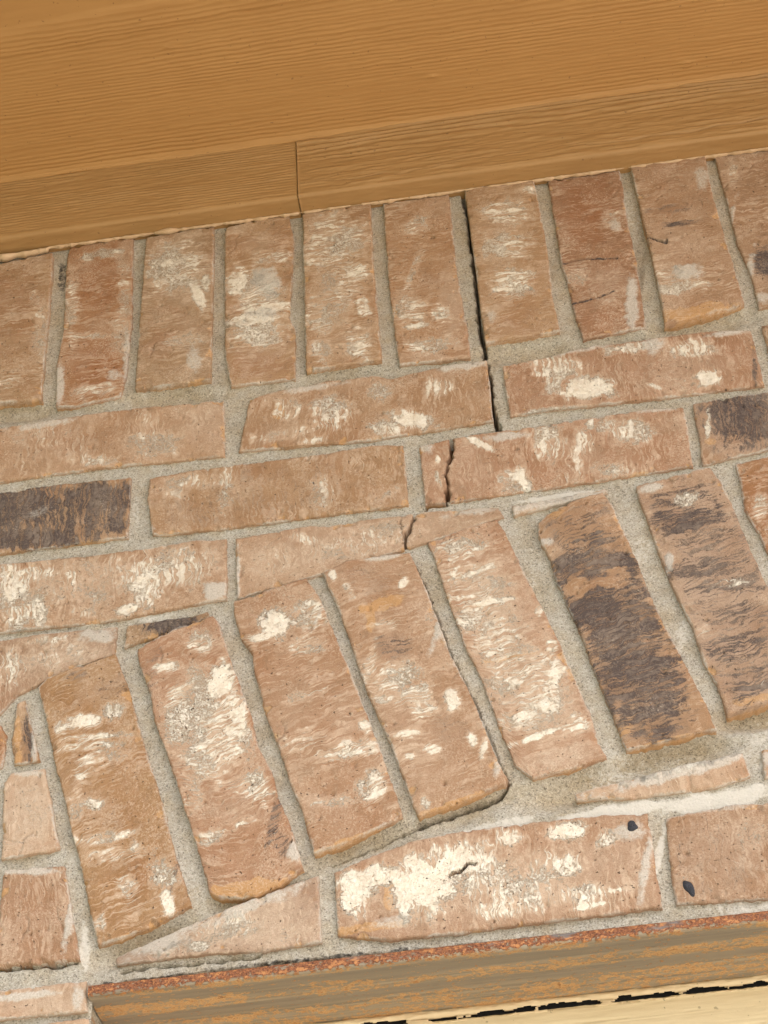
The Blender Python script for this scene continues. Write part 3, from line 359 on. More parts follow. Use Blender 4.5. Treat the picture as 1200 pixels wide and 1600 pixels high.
def brick_material():
    q = NT('tumbled_brick')
    P = q.attr('bco', True)                         # mm: along the brick, across it, seed
    wht, drk, mrt = q.attr('wht'), q.attr('drk'), q.attr('mrt')
    red, pale, org = q.attr('red'), q.attr('pale'), q.attr('org')
    tint = q.mix(1, q.n('ObjectInfo').outputs['Color'], (.97, 1.05, 1.13), 'MULTIPLY')
    w1 = q.add(P, q.scale(q.add(q.noise(P, .07, 2, col=True), (-.5, -.5, -.5)), (11, 14, 0)))
    w2 = q.add(w1, q.scale(q.add(q.noise(P, .35, 1, col=True), (-.5, -.5, -.5)), (.9, .9, 0)))
    # clay: broad firing clouds, drag streaks, sand grain
    big = q.noise(w1, .045, 4, .6)
    mid = q.noise(w2, .22, 4, .65)
    fine = q.noise(P, 1.3, 3, .7)
    drag = q.noise(q.scale(w1, (.5, .035, 1)), 1, 3, .6)
    col = q.mix(q.rng(big, .38, .68), tint, q.mix(1, tint, (.83, .745, .66), 'MULTIPLY'))
    col = q.mix(q.rng(mid, .48, .74, 0, .5), col, (.46, .295, .175))
    col = q.mix(q.rng(drag, .55, .75, 0, .45), col, (.52, .36, .24))
    col = q.mix(q.rng(q.noise(w1, .09, 5, .7), .52, .72, 0, .55), col, (.33, .235, .155))
    col = q.mix(q.math('MULTIPLY', red, q.rng(mid, .3, .62, .3, 1), clamp=True), col, (.32, .14, .062))
    col = q.mix(q.math('MULTIPLY', pale, q.rng(mid, .28, .68, .35, .95), clamp=True), col, (.54, .415, .31))
    col = q.mix(q.rng(fine, .36, .62, 0, .75), q.mix(1, col, (.74, .68, .62), 'MULTIPLY'), col)
    oc = q.mix(q.rng(fine, .3, .7), (.42, .225, .085), (.54, .32, .15))
    orgm = q.rng(q.math('ADD', org, q.math('MULTIPLY', mid, .6)), .62, .80)
    col = q.mix(q.math('MULTIPLY', orgm, .72), col, oc)
    # pits
    pit = q.rng(q.noise(P, .55, 2, .5), .70, .74)
    pit2 = q.rng(q.noise(P, 1.7, 1, .5), .68, .75)
    # fingered veins that run across the brick
    nA = q.noise(q.scale(w2, (.21, .034, 1)), 1, 2.5, .55)
    nB = q.noise(q.scale(w2, (.50, .085, 1)), 1, 2, .5)
    sx = q.n('SeparateXYZ'); q.put(sx.inputs[0], w1)
    ph = q.math('ADD', q.math('DIVIDE', sx.outputs[0], 3.6), q.math('MULTIPLY', q.noise(q.scale(P, (.075, .030, 1)), 1, 3, .55), 3.8))
    tri = q.math('ABSOLUTE', q.math('SUBTRACT', q.math('FRACT', ph), .5))
    rW = q.math('MULTIPLY', q.rng(tri, .17, .02), q.rng(q.noise(q.scale(P, (.10, .035, 1)), 1, 3, .6), .36, .58, .1, 1))
    rA = q.rng(nA, .49, .62)
    rB = q.rng(nB, .50, .62)
    vein = q.math('MAXIMUM', rW, q.math('MAXIMUM', q.math('MULTIPLY', rA, .75), q.math('MULTIPLY', rB, .72)))
    lump = q.noise(P, .3, 4, .65)
    spk = q.rng(q.noise(P, .75, 4, .8), .36, .64)
    mode = q.rng(q.noise(P, .035, 3, .6), .46, .58)
    body = q.mix(mode, vein, spk)
    bw = q.n('RGBToBW'); q.put(bw.inputs[0], body)
    vv = q.math('ADD', q.math('MULTIPLY', bw.outputs[0], .58), q.math('MULTIPLY', lump, .66))
    thr = q.math('SUBTRACT', q.math('SUBTRACT', 1.06, q.math('MULTIPLY', wht, .72)), q.rng(wht, .92, 1.12, 0, .24))
    paint = q.math('MULTIPLY', q.rng(q.math('SUBTRACT', vv, thr), -.05, .15), q.rng(q.noise(P, .55, 4, .8), .33, .45, .45, 1))
    film = q.rng(q.math('SUBTRACT', vv, thr), -.46, .06, 0, .74)
    film = q.math('MULTIPLY', film, q.rng(drk, .1, .5, 1, .5))         # a thin wash round each patch
    wc = q.mix(q.rng(lump, .35, .65), (.73, .645, .505), (.83, .765, .65))
    wc = q.mix(q.rng(fine, .3, .55, .35, 0), wc, (.55, .42, .29))
    # dark flashing: same fingers plus speckle
    sp = q.noise(P, 1.05, 4, .85)
    dv = q.math('ADD', q.math('MULTIPLY', vein, .42), q.math('MULTIPLY', sp, .95))
    dthr = q.math('SUBTRACT', 1.0, q.math('MULTIPLY', drk, .66))
    dark = q.rng(q.math('SUBTRACT', dv, dthr), -.08, .13)
    dark = q.math('MULTIPLY', dark, q.rng(drk, .02, .15))
    col = q.mix(q.math('MULTIPLY', q.rng(drk, .1, 1), .42), col, (.235, .17, .135))
    col = q.mix(q.math('MULTIPLY', dark, .9), col, (.062, .049, .048))
    col = q.mix(film, col, q.mix(q.rng(mid, .35, .65), (.56, .41, .285), (.68, .535, .40)))
    col = q.mix(q.math('MULTIPLY', paint, q.rng(q.noise(w2, .12, 4, .7), .34, .56, .6, .97), ), col, wc)
    # mortar wash
    mm = q.rng(q.math('ADD', mrt, q.math('MULTIPLY', q.math('SUBTRACT', q.noise(P, .5, 4, .7), .5), 1.3)), (.30), .85, 0, .74)
    mc = q.mix(q.rng(q.noise(P, .9, 3, .7), .35, .65), (.42, .38, .32), (.64, .595, .52))
    col = q.mix(mm, col, mc)
    col = q.mix(q.math('MULTIPLY', pit, .9), col, (.085, .05, .03))
    col = q.mix(q.math('MULTIPLY', pit2, .6), col, (.12, .07, .045))
    h = q.math('ADD', q.math('MULTIPLY', paint, .34), q.math('MULTIPLY', fine, .34))
    h = q.math('ADD', h, q.math('MULTIPLY', mid, .30))
    h = q.math('SUBTRACT', h, q.math('MULTIPLY', pit, .9))
    h = q.math('SUBTRACT', h, q.math('MULTIPLY', dark, .15))
    h = q.math('ADD', h, q.math('MULTIPLY', q.math('MULTIPLY', rW, q.rng(lump, .42, .62)), .12))
    return q.done(col, .9, q.bump(h, .001, 1.3), .2)

def mortar_material():
    q = NT('sandy_mortar')
    g = q.n('TexCoord').outputs['Object']
    P = q.scale(g, (1000, 1000, 1000))
    film, dark, warm_shade = q.attr('film'), q.attr('dirt'), q.attr('warm_shade')
    cell = q.n('SeparateColor'); q.put(cell.inputs[0], q.vor(P, 1.05))
    cell2 = q.n('SeparateColor'); q.put(cell2.inputs[0], q.vor(P, 1.9))
    big = q.noise(P, .06, 4, .65)
    mid = q.noise(P, .35, 3, .7)
    col = q.ramp(cell.outputs[0], [(0, (.10, .085, .065)), (.10, (.17, .145, .115)), (.20, (.40, .36, .295)), (.8, (.47, .43, .36)), (1, (.66, .61, .53))])
    col2 = q.ramp(cell2.outputs[0], [(0, (.13, .11, .085)), (.12, (.34, .305, .245)), (.8, (.46, .42, .35)), (1, (.66, .61, .53))])
    col = q.mix(.5, col, col2)
    col = q.mix(q.rng(big, .42, .66, 0, .55), col, q.mix(1, col, (.86, .76, .60), 'MULTIPLY'))
    col = q.mix(q.math('MULTIPLY', warm_shade, .5), col, q.mix(1, col, (.93, .78, .56), 'MULTIPLY'))  # painted warm shade darkens the mortar
    col = q.mix(1, col, (.99, .985, .975), 'MULTIPLY')
    col = q.mix(q.rng(q.noise(P, .028, 4, .7), .50, .68, 0, .45), col, q.mix(1, col, (.70, .67, .62), 'MULTIPLY'))
    fm = q.rng(q.math('ADD', film, q.math('MULTIPLY', q.math('SUBTRACT', q.noise(P, .4, 4, .75), .5), 1.4)), .4, .75, 0, .85)
    col = q.mix(fm, col, (.62, .575, .50))
    dm = q.rng(q.math('ADD', dark, q.math('MULTIPLY', q.math('SUBTRACT', mid, .5), 1.6)), .38, .75, 0, .9)
    col = q.mix(dm, col, (.04, .034, .03))
    h = q.math('ADD', q.math('MULTIPLY', q.vor(P, .72, out='Distance'), -.34), q.math('MULTIPLY', mid, .45))
    h = q.math('ADD', h, q.math('MULTIPLY', cell2.outputs[0], .18))
    return q.done(col, .95, q.bump(h, .001, .9), .15)

def paint_material(name, c1, c2, rough, grain=(.06, .5, .5), bump=.35, dirt=.0):
    """brush-applied exterior paint with faint brush drag along x and dirt specks"""
    q = NT(name)
    P = q.scale(q.n('TexCoord').outputs['Object'], (1000, 1000, 1000))
    n1 = q.noise(q.scale(P, grain), 1, 4, .6)
    n2 = q.noise(P, .012, 3, .6)
    n3 = q.noise(P, .9, 2, .6)
    f = q.math('ADD', q.math('MULTIPLY', n1, .55), q.math('MULTIPLY', n2, .6))
    col = q.mix(q.rng(f, .4, .78), c1, c2)
    sp = q.rng(q.noise(P, .26, 2, .5), .715, .74, 0, .6 + dirt)
    col = q.mix(sp, col, tuple(v * .35 for v in c1))
    h = q.math('ADD', q.math('MULTIPLY', n1, .5), q.math('MULTIPLY', n3, .14))
    return q.done(col, q.rng(n1, .3, .7, rough, rough + .15), q.bump(h, .001, bump), .35)

def rust_material():
    q = NT('rusted_painted_steel')
    P = q.scale(q.n('TexCoord').outputs['Object'], (1000, 1000, 1000))
    edge = q.attr('edge')
    s1 = q.noise(q.scale(P, (.26, .36, .36)), 1, 4, .7)
    s2 = q.noise(q.scale(P, (.03, .11, .11)), 1, 3, .6)
    s3 = q.noise(q.scale(P, (.8, 1.2, 1.2)), 1, 3, .7)
    drag = q.noise(q.scale(P, (.006, .42, .42)), 1, 3, .5)
    col = q.mix(q.rng(drag, .35, .65), (.215, .172, .12), (.35, .28, .19))
    col = q.mix(q.rng(s2, .5, .72, 0, .5), col, (.43, .325, .20))
    band = q.math('ADD', q.math('MULTIPLY', s1, .75), q.math('MULTIPLY', s2, .35))
    yy = q.n('SeparateXYZ'); q.put(yy.inputs[0], P)
    yb = q.math('ADD', yy.outputs[1], q.math('MULTIPLY', q.math('SUBTRACT', q.noise(q.scale(P, (.012, .1, .1)), 1, 3, .6), .5), 16))
    grey = q.math('MAXIMUM', q.math('MULTIPLY', q.rng(yb, 1, 4), q.rng(yb, 15, 9)), q.math('MULTIPLY', q.rng(yb, 25, 29), q.rng(yb, 41, 35)))
    col = q.mix(q.math('MULTIPLY', grey, .62), col, (.19, .155, .115))
    band = q.math('SUBTRACT', q.math('ADD', band, .015), q.math('MULTIPLY', grey, .11))
    r1 = q.rng(band, .545, .585)
    col = q.mix(q.math('MULTIPLY', r1, .72), col, q.mix(q.rng(s3, .35, .62), (.46, .20, .045), (.62, .37, .15)))
    r2 = q.rng(band, .66, .72)
    col = q.mix(q.math('MULTIPLY', r2, .8), col, (.20, .065, .012))
    ec = q.mix(q.rng(s3, .36, .60), (.085, .026, .013), (.33, .12, .045))
    ec = q.mix(q.rng(s1, .55, .61), ec, (.46, .20, .07))
    ec = q.mix(q.rng(s2, .62, .70), ec, (.17, .145, .13))
    em = q.rng(q.math('ADD', edge, q.math('MULTIPLY', q.math('SUBTRACT', s1, .5), 3.2)), .42, .60)
    col = q.mix(em, col, ec)
    h = q.math('ADD', q.math('MULTIPLY', r1, .3), q.math('MULTIPLY', q.math('MULTIPLY', s3, em), .7))
    h = q.math('ADD', h, q.math('MULTIPLY', drag, .25))
    return q.done(col, q.rng(drag, .3, .7, .5, .7), q.bump(h, .001, .8), .4)

def plain(name, c1, c2, scale, rough=.8, bump=.0, spec=.3):
    q = NT(name)
    P = q.scale(q.n('TexCoord').outputs['Object'], (1000, 1000, 1000))
    n = q.noise(P, scale, 4, .65)
    return q.done(q.mix(q.rng(n, .3, .7), c1, c2), rough, q.bump(n, .001, bump) if bump else None, spec)

M_BRICK = brick_material()
M_MORTAR = mortar_material()
M_SOFFIT = paint_material('caramel_soffit_paint', (.375, .192, .060), (.415, .22, .072), .55, (.01, .22, .22), .25)
M_FRIEZE = paint_material('caramel_frieze_paint', (.32, .176, .063), (.375, .212, .08), .5, (.02, .5, .5), .5)
M_CAULK = paint_material('tan_caulk', (.42, .26, .13), (.60, .42, .26), .5, (.1, .5, .5), .3)
M_STEEL = rust_material()
M_CREAM = paint_material('cream_trim_paint', (.66, .53, .32), (.73, .60, .38), .5, (.012, .45, .45), .5)
M_CREAMC = paint_material('cream_caulk', (.64, .49, .29), (.74, .60, .39), .45, (.08, .3, .3), .3)
M_BLACK = plain('black_gap_shade', (.006, .006, .007), (.014, .013, .012), .5, .7)  # black colour stands for the shade inside the torn gap
M_GLASS = plain('dark_window_glass', (.02, .022, .024), (.025, .028, .03), .01, .08, 0, .5)
M_STONE_HOLE = plain('black_pebble_hole', (.012, .012, .015), (.045, .045, .055), 1.1, .55, .6)  # also paints the shade of a dark hole
M_GROUND = plain('concrete_paving', (.50, .46, .41), (.58, .535, .48), .004, .9)
M_BOUNCE_CUT = plain('bounce_cut_green', (.035, .06, .018), (.065, .09, .03), .05, .9)  # dark colour of the added sheet that weakens bounce
M_CORE = plain('wall_backing', (.30, .27, .22), (.36, .33, .27), .05, .95)

# ---------------------------------------------------------------- ground
gm = mesh_from('ground', [(-400, -400, 0), (400, -400, 0), (400, 400, 0), (-400, 400, 0)], [(0, 1, 2, 3)], smooth=False)
ground = link('ground', gm, M_GROUND); ground['kind'] = 'structure'
lm = mesh_from('bounce_cut_sheet', [(-400, -400, .03), (-.9, -400, .03), (-.9, 400, .03), (-400, 400, .03)], [(0, 1, 2, 3)], smooth=False)  # unseen dark sheet, added to cut ground bounce from the left
bounce_cut_sheet = link('bounce_cut_sheet', lm, M_BOUNCE_CUT); bounce_cut_sheet['kind'] = 'structure'

# ---------------------------------------------------------------- brick wall
CR = {  # cracks: line (mm), half width, depth
 'main': ([(42.4,410),(45.1,366.5),(44.5,302.5),(43.2,239.9),(43.7,200.2),(44.7,183.3),(43.9,150),(46.9,122)], 1.45, 34),
 'link': ([(46.9,122.7),(27.8,121.2),(10.2,118.6)], .75, 9),
 'b3': ([(10.2,122),(9.4,101.9),(4.4,86.3),(3,54)], 1.15, 26),
 'b3c': ([(2.1,55),(-11.5,55.8),(-16.6,49.6)], .9, 14),
 'c2': ([(-20.6,49),(-26,34.3),(-30.3,24.6),(-29.9,16.6),(-26.7,8.2)], 1.05, 26),
 'v4': ([(-27.1,9.5),(-23.2,-3),(-17.8,-24.4),(-12.6,-45.9),(-5.1,-82),(4.2,-111.8),(12.8,-144),(20.2,-174.9),(23.7,-186.7)], .5, 3.5),
 'bot': ([(-36,-210.5),(-16.2,-206),(.4,-201.4),(14.9,-198.6),(23.5,-190)], 1.3, 22),
 'bot2': ([(-34.4,-211),(-57.6,-219.5),(-82.3,-228.5),(-92,-232)], .5, 5),
 's7': ([(116.9,299.6),(128,302.2),(138.2,301.7),(150,299),(161,298.4)], .55, 4),
 's7b': ([(117.7,250.4),(136.9,252.7),(152.9,257.2)], .45, 2.5),
 's8': ([(186.5,316.4),(194.5,311),(201.9,304.5),(203,309)], .6, 5),
 'g': ([(-310,-279.2),(-298,-279.6),(-273.9,-280.8),(-250.7,-281)], .8, 12),
 'c2h': ([(-31.3,47),(-33.4,40),(-32.5,35.4),(-30.7,25.9)], .4, 2.5),
 'l1': ([(-221.6,-289.8),(-205,-288.4),(-194,-289.8),(-166.5,-289.8),(-139.1,-290)], .75, 8),
 'lint': ([(-237,-303),(-230.7,-299.5),(-221.2,-297.4),(-193.7,-297),(-131.3,-296.2),(-61.6,-297.6),(40,-299),(200,-300)], .8, 10),
 'l2h': ([(-19,-251),(-12,-249),(-7,-245),(-2,-246)], .7, 12),
}
def cracks(x, z, y, keys):
    wob = 1.3 * fbm(x, z, 7, 55, 2) + .75 * fbm(x, z, 2.4, 58, 2)
    wob2 = 1.1 * fbm(x, z, 7, 56, 2)
    wid = np.clip(1 + .9 * fbm(x, z, 9, 57, 3), .35, 2)
    for k in keys:
        line, hw, dep = CR[k]
        a = np.array(line)
        sel = np.where((x > a[:, 0].min() - 6) & (x < a[:, 0].max() + 6) & (z > a[:, 1].min() - 6) & (z < a[:, 1].max() + 6))[0]
        if not len(sel): continue
        dd = polydist(x[sel] + wob[sel], z[sel] + wob2[sel], line)
        y[sel] += dep * np.exp(-(dd / (hw * wid[sel])) ** 4)
    return y

wall = thing('brick_wall', 'weathered tumbled brick wall with a cracked shallow brick arch', 'wall', (0, 0, 0))

TAN, RED, PALE, BRN, PEACH = (.44, .265, .142), (.40, .205, .10), (.54, .36, .235), (.40, .255, .145), (.48, .295, .175)
TINT = dict(S0=TAN, S1=RED, S2=BRN, S3=TAN, S4=TAN, S5=(.43, .245, .13), S6=TAN, S7=(.36, .19, .105), S8=(.42, .25, .145), S9=(.40, .24, .14),
            A1=PEACH, A2=(.42, .25, .14), A3=(.42, .235, .138), B1=TAN, B2=(.42, .25, .135), B3=(.44, .25, .15), B4=(.43, .27, .17),
            C1=(.44, .265, .155), C2=(.45, .275, .165), C3=PALE, D1=(.41, .26, .165), D2=BRN, E0=RED, E1=TAN, F1=PALE, G1=(.40, .235, .14),
            H1=PALE, I1=PALE, V1=(.39, .22, .105), V2=(.43, .235, .135), V3=(.42, .242, .14), V4=(.44, .262, .155), V5=(.45, .262, .16), V6=(.42, .25, .14),
            V7=(.45, .29, .19), V8=RED, L1=(.43, .285, .195), L2=(.44, .268, .168), L3=(.38, .222, .13), L4=PALE, L5=PALE)
PROUD = dict(S0=-2.5, S1=0, S2=-2.5, S3=-.5, S4=-2.2, S5=0, S6=-2.5, S7=0, S8=-2.5, V2=-2.5, V6=-1.5, V3=-1.5, V4=-2, V1=-1, V7=-1.5, L2=-.5)
BCR = {'B3': ['b3'], 'C2': ['c2', 'c2h'], 'S7': ['s7', 's7b'], 'S8': ['s8'], 'L2': ['l2h'], 'G1': ['g'], 'V4': ['bot']}
DARKLABEL = {'B1': 'brick with a charred, streaky dark face', 'V6': 'arch brick with dark purple flashed streaks', 'V7': 'arch brick with speckled dark purple bands',
             'L2': 'brick thickly smeared with cream paint', 'V2': 'arch brick with a white painted patch', 'B3': 'cracked brick split near its left end',
             'C2': 'long tapered brick split by a crack', 'B4': 'brick with dark purple speckles'}

def q4(x0, x1, z0, z1):
    return [(x0, z1), (x1, z1)], [(x1, z1), (x1, z0)], [(x0, z0), (x1, z0)], [(x0, z1), (x0, z0)]

def extend():
    """neighbours just outside the frame, so that the wall goes on to both sides"""
    E = {}
    for i in range(3):
        E['Sl%d' % i] = ('soldier_brick', *q4(-387 - 71 * i - 60 - 13, -387 - 71 * i - 13, 208, 411))
        E['Sr%d' % i] = ('soldier_brick', *q4(340 + 71 * i, 399 + 71 * i, 210, 412))
    E['Al'] = ('brick', *q4(-568, -374, 132, 195)); E['Ar'] = ('brick', *q4(259, 453, 133, 195)); 
    E['Br'] = ('brick', *q4(394, 552, 70, 122)); E['Cl'] = ('brick', *q4(-568, -375, -14, 44)); E['Bl'] = ('brick', *q4(-568, -440, 60, 120))
    E['Dl'] = ('brick', *q4(-568, -376, -84, -24)); E['El'] = ('brick', *q4(-568, -380, -136, -94))
    E['Fl'] = ('brick', *q4(-506, -315, -203, -146)); E['Gl'] = ('brick', *q4(-506, -312, -276, -213))
    E['Hl'] = ('brick', *q4(-568, -447, -314, -290)); E['Il'] = ('brick', *q4(-568, -447, -374, -325))
    E['J'] = ('brick', *q4(-443, -242, -444, -386)); E['K'] = ('brick', *q4(-343, -242, -510, -454)); E['Kl'] = ('brick', *q4(-547, -353, -510, -454))
    E['Jl'] = ('brick', *q4(-568, -453, -444, -386))
    v8 = BRICKS['V8']
    for i in range(1, 4):
        sh = lambda pl: [(x + 71 * i, z + 3 * i - 2.2 * i * i) for x, z in pl]
        E['Vr%d' % i] = ('arch_brick', *[sh(pl) for pl in v8[1:]])
    E['Lr'] = ('brick', *q4(320, 512, -289, -221)); E['Lr2'] = ('brick', *q4(288, 470, -211, -165))
    # farther along, plain running bond up to a metre to each side
    for i in range(3, 9):
        E['Sl%d' % i] = ('soldier_brick', *q4(-387 - 71 * i - 60 - 13, -387 - 71 * i - 13, 208, 411))
        E['Sr%d' % i] = ('soldier_brick', *q4(340 + 71 * i, 399 + 71 * i, 210, 412))
    for row, (z0, z1, xr, xl) in enumerate([(133, 195, 463, -578), (62, 122, 562, -578), (-10, 50, 506, -578), (-80, -22, 506, -578), (-136, -94, 508, -578), (-203, -146, 512, -516), (-276, -213, 522, -516), (-314, -288, 2000, -578), (-374, -325, 2000, -578), (-444, -386, 2000, -578), (-510, -454, 2000, -557)]):
        for j in range(3):
            off = 102 * (row % 2)
            if xr + off + 204 * j + 194 < 1250: E['R%d_%d' % (row, j)] = ('brick', *q4(xr + (off if j else 0) + 204 * j - (0 if j else 0), xr + off + 204 * j + 194, z0, z1))
            E['Q%d_%d' % (row, j)] = ('brick', *q4(xl - off - 204 * j - 194, xl - (off if j else 0) - 204 * j, z0, z1))
    return E

# full size where the trace stopped at the picture's edge
def stretch(k, x0=None, x1=None):
    kind, t, r, b, l = BRICKS[k]
    t, r, b, l = [list(v) for v in (t, r, b, l)]
    if x1 is not None:
        t[-1] = (x1, t[-1][1]); b[-1] = (x1, b[-1][1]); r = [t[-1], b[-1]]
    if x0 is not None:
        t[0] = (x0, t[0][1]); b[0] = (x0, b[0][1]); l = [t[0], b[0]]
    BRICKS[k] = (kind, t, r, b, l)
stretch('B4', x1=384); stretch('H1', x0=-436); stretch('I1', x0=-436); stretch('L3', x1=309)
BRICKS['E0'] = ('brick', [(-370, -93), (-330, -94), (-316, -98)], [(-316, -98), (-311.5, -106), (-311.4, -126), (-313, -131)], [(-370, -134), (-313, -131)], [(-370, -93), (-370, -134)])
ALL = dict(BRICKS); ALL.update(extend())
OUT = {}                                            # outlines for the mortar
N_TRI = 0

def build_brick(k, spec, seed, coarse):
    global N_TRI
    kind, T, R_, B_, L_ = spec
    step = 4.0 if coarse else 0.95
    vert = kind != 'brick'
    wid = max(abs(T[-1][0] - T[0][0]), abs(B_[-1][0] - B_[0][0]))
    hgt = max(abs(T[0][1] - B_[0][1]), abs(T[-1][1] - B_[-1][1]), 4)
    wid = np.hypot(np.diff(np.array(T), axis=0)[:, 0], np.diff(np.array(T), axis=0)[:, 1]).sum()
    wid = max(wid, np.hypot(*np.diff(np.array(B_), axis=0).T).sum())
    hgt = max(np.hypot(*np.diff(np.array(L_), axis=0).T).sum(), np.hypot(*np.diff(np.array(R_), axis=0).T).sum())
    nu = max(6, int(wid / step)); nv = max(6, int(hgt / step))
    t, b_ = resample(T, nu), resample(B_, nu)
    l, r = resample(L_[::-1], nv), resample(R_[::-1], nv)
    u = np.linspace(0, 1, nu)[:, None, None]; v = np.linspace(0, 1, nv)[None, :, None]
    S = (1 - v) * b_[:, None] + v * t[:, None] + (1 - u) * l[None] + u * r[None] \
        - ((1 - u) * (1 - v) * b_[0] + u * (1 - v) * b_[-1] + (1 - u) * v * t[0] + u * v * t[-1])
    x, z = S[..., 0].copy(), S[..., 1].copy()
    wcol = np.hypot(*(t - b_).T)[:, None] * np.ones((1, nv)); wrow = np.hypot(*(r - l).T)[None, :] * np.ones((nu, 1))
    U = np.broadcast_to(u[..., 0], x.shape); V = np.broadcast_to(v[..., 0], x.shape)
    de = np.minimum(np.minimum(U, 1 - U) * wrow, np.minimum(V, 1 - V) * wcol)
    OUT[k] = [tuple(p) for p in list(t[::2]) + list(r[::-1][::2]) + list(b_[::-1][::2]) + list(l[::2])]
    # ragged outline
    x += (2 * U - 1) * .75; z += (2 * V - 1) * min(.75, hgt * .05)
    f = 1.0
    x += f * (.4 * fbm(x, z, 18, seed + 1, 2) + .6 * fbm(x, z, 4, seed + 2, 3))
    z += f * (.4 * fbm(x, z, 18, seed + 3, 2) + .6 * fbm(x, z, 4, seed + 4, 3))
    n1 = fbm(x, z, 40, seed + 5, 3); n2 = fbm(x, z, 9, seed + 6, 3); n3 = fbm(x, z, 2.6, seed + 7, 3)
    y = np.full(x.shape, float(PROUD.get(k, 0.0)))
    y += 1.1 * n1 + .28 * n2 + .17 * n3
    # drag wrinkles that run across the brick
    a, c = (z, x) if vert else (x, z)
    wr = fbm(a / 3.2 + 1.2 * n2, c / 15, 1, seed + 9, 2)
    y -= .10 * np.clip(wr, 0, 1) * np.clip(.5 + 1.3 * fbm(x, z, 30, seed + 10, 2), 0, 1)
    rad = np.clip(1.0 + 1.3 * fbm(x, z, 20, seed + 8, 2), .5, 4)
    q = np.clip((rad - de) / rad, 0, 1)
    y += rad * (1 - np.sqrt(np.clip(1 - q * q, 0, 1))) * .85
    chipn = fbm(x, z, 13, seed + 11, 3)
    chip = sstep(.24, .36, chipn - .05 * de + .02) * sstep(9, 3, de)
    y += chip * (1.3 + 1.2 * n2 + .5 * n3)
    org = .75 * chip * (fbm(x, z, 25, seed + 12, 2) > -.05)
    # masks
    wht = np.clip(.06 + .36 * fbm(x, z, 34, seed + 13, 3), 0, .52)
    drk = np.zeros(x.shape); red = np.zeros(x.shape); pale = np.clip(.6 * fbm(x, z, 45, seed + 14, 3), 0, .6)
    red += np.clip(.55 * fbm(x, z, 50, seed + 15, 3), 0, .5)
    mrt = np.clip(.80 - de / (1.5 + 3.0 * np.clip(.35 + fbm(x, z, 15, seed + 16, 3), 0, 1.2)), 0, 1) * np.clip(.55 + 1.3 * fbm(x, z, 28, seed + 17, 2), 0, 1)
    warp = fbm(x, z, 11, seed + 18, 4, .6)
    neg = np.zeros(x.shape)
    for typ, cx, cz, ax, az, bx, bz, st in BLOBS.get(k, []):
        bf = blobfield(x, z, cx, cz, ax, az, bx, bz, warp, .6) if typ != 'D' else np.clip(1.3 * blobfield(x, z, cx, cz, ax * 1.15, az * 1.15, bx * 1.3, bz * 1.3, warp, .5), 0, 1)
        if typ == 'W': wht = np.maximum(wht, np.minimum(bf * 1.15, 1) * (st * .82 + .08) * np.clip(1 + .22 * warp, .7, 1.25))
        elif typ == 'D':
            if st > 0: drk = np.maximum(drk, bf * st)
            else: neg = np.maximum(neg, bf * -st)
        elif typ == 'M': mrt = np.maximum(mrt, bf * st)
        elif typ == 'R': red = np.maximum(red, bf * st)
        elif typ == 'P': pale = np.maximum(pale, bf * st)
        elif typ == 'O': org = np.maximum(org, bf * st * .8)
    drk = np.clip(drk - sstep(.25, .9, neg + .5 * fbm(x, z, 6, seed + 31, 3)) * (neg > .05) * .62, 0, 1)
    y -= .5 * sstep(.4, .9, mrt) + .10 * sstep(.9, 1.3, wht) * np.clip(.6 + warp, 0, 1)
    y = y.ravel(); xr, zr = x.ravel(), z.ravel()
    rs_ = np.random.RandomState(seed * 7 + 1)
    for _ in range(0 if coarse else int(3 + wid * hgt / 1500)):
        i_ = rs_.randint(len(xr)); rr_ = .6 + 1.3 * rs_.rand() ** 2; dep = .8 + 1.8 * rs_.rand()
        dd = ((xr - xr[i_]) ** 2 + ((zr - zr[i_]) * (.7 + .6 * rs_.rand())) ** 2) / rr_ ** 2
        y += dep * np.exp(-dd ** 2)
    for _ in range(0 if coarse else rs_.randint(2, 6)):
        i_ = rs_.randint(len(xr)); a_ = rs_.rand() * 6.28; L_n = 4 + 11 * rs_.rand(); pts = [(xr[i_], zr[i_])]
        for _k in range(5):
            a_ += rs_.randn() * .55; pts.append((pts[-1][0] + L_n / 4 * np.cos(a_), pts[-1][1] + L_n / 4 * np.sin(a_)))
        y += (.5 + .9 * rs_.rand()) * np.exp(-(polydist(xr, zr, pts) / .62) ** 2)
    if k in BCR:
        y = cracks(xr, zr, y, BCR[k])
        for hk in BCR[k]:
            if hk in ('s7', 's7b', 's8', 'l2h'):          # shade of the hairlines painted in as dark colour
                g_ = np.exp(-(polydist(xr + 1.0 * fbm(xr, zr, 6, 55, 2), zr + 1.0 * fbm(xr, zr, 6, 56, 2), CR[hk][0]) / .85) ** 2).reshape(x.shape)
                drk = np.maximum(drk, 1.3 * g_); wht = wht * (1 - g_)
    co = np.stack([xr, y, zr], 1)
    if vert: bco = np.stack([V.ravel() * hgt, U.ravel() * wid, np.full(y.shape, seed * 3.7)], 1)
    else: bco = np.stack([U.ravel() * wid, V.ravel() * hgt, np.full(y.shape, seed * 3.7)], 1)
    bco[:, 0] += seed * 41.3; bco[:, 1] += seed * 13.9
    F = [grid_faces(nu, nv)]
    # side walls
    idx = np.arange(nu * nv).reshape(nu, nv)
    loop = np.r_[idx[:, 0], idx[-1, 1:], idx[-2::-1, -1], idx[0, -2:0:-1]]
    deep = [5, 12, 30] if k not in ('H1', 'I1', 'J', 'K') else [5, 12, 30, 60, 92]
    att = dict(wht=wht.ravel(), drk=drk.ravel(), mrt=mrt.ravel(), red=red.ravel(), pale=pale.ravel(), org=org.ravel())
    base = len(co); prev = loop
    cc = co[loop]; bl = bco[loop]
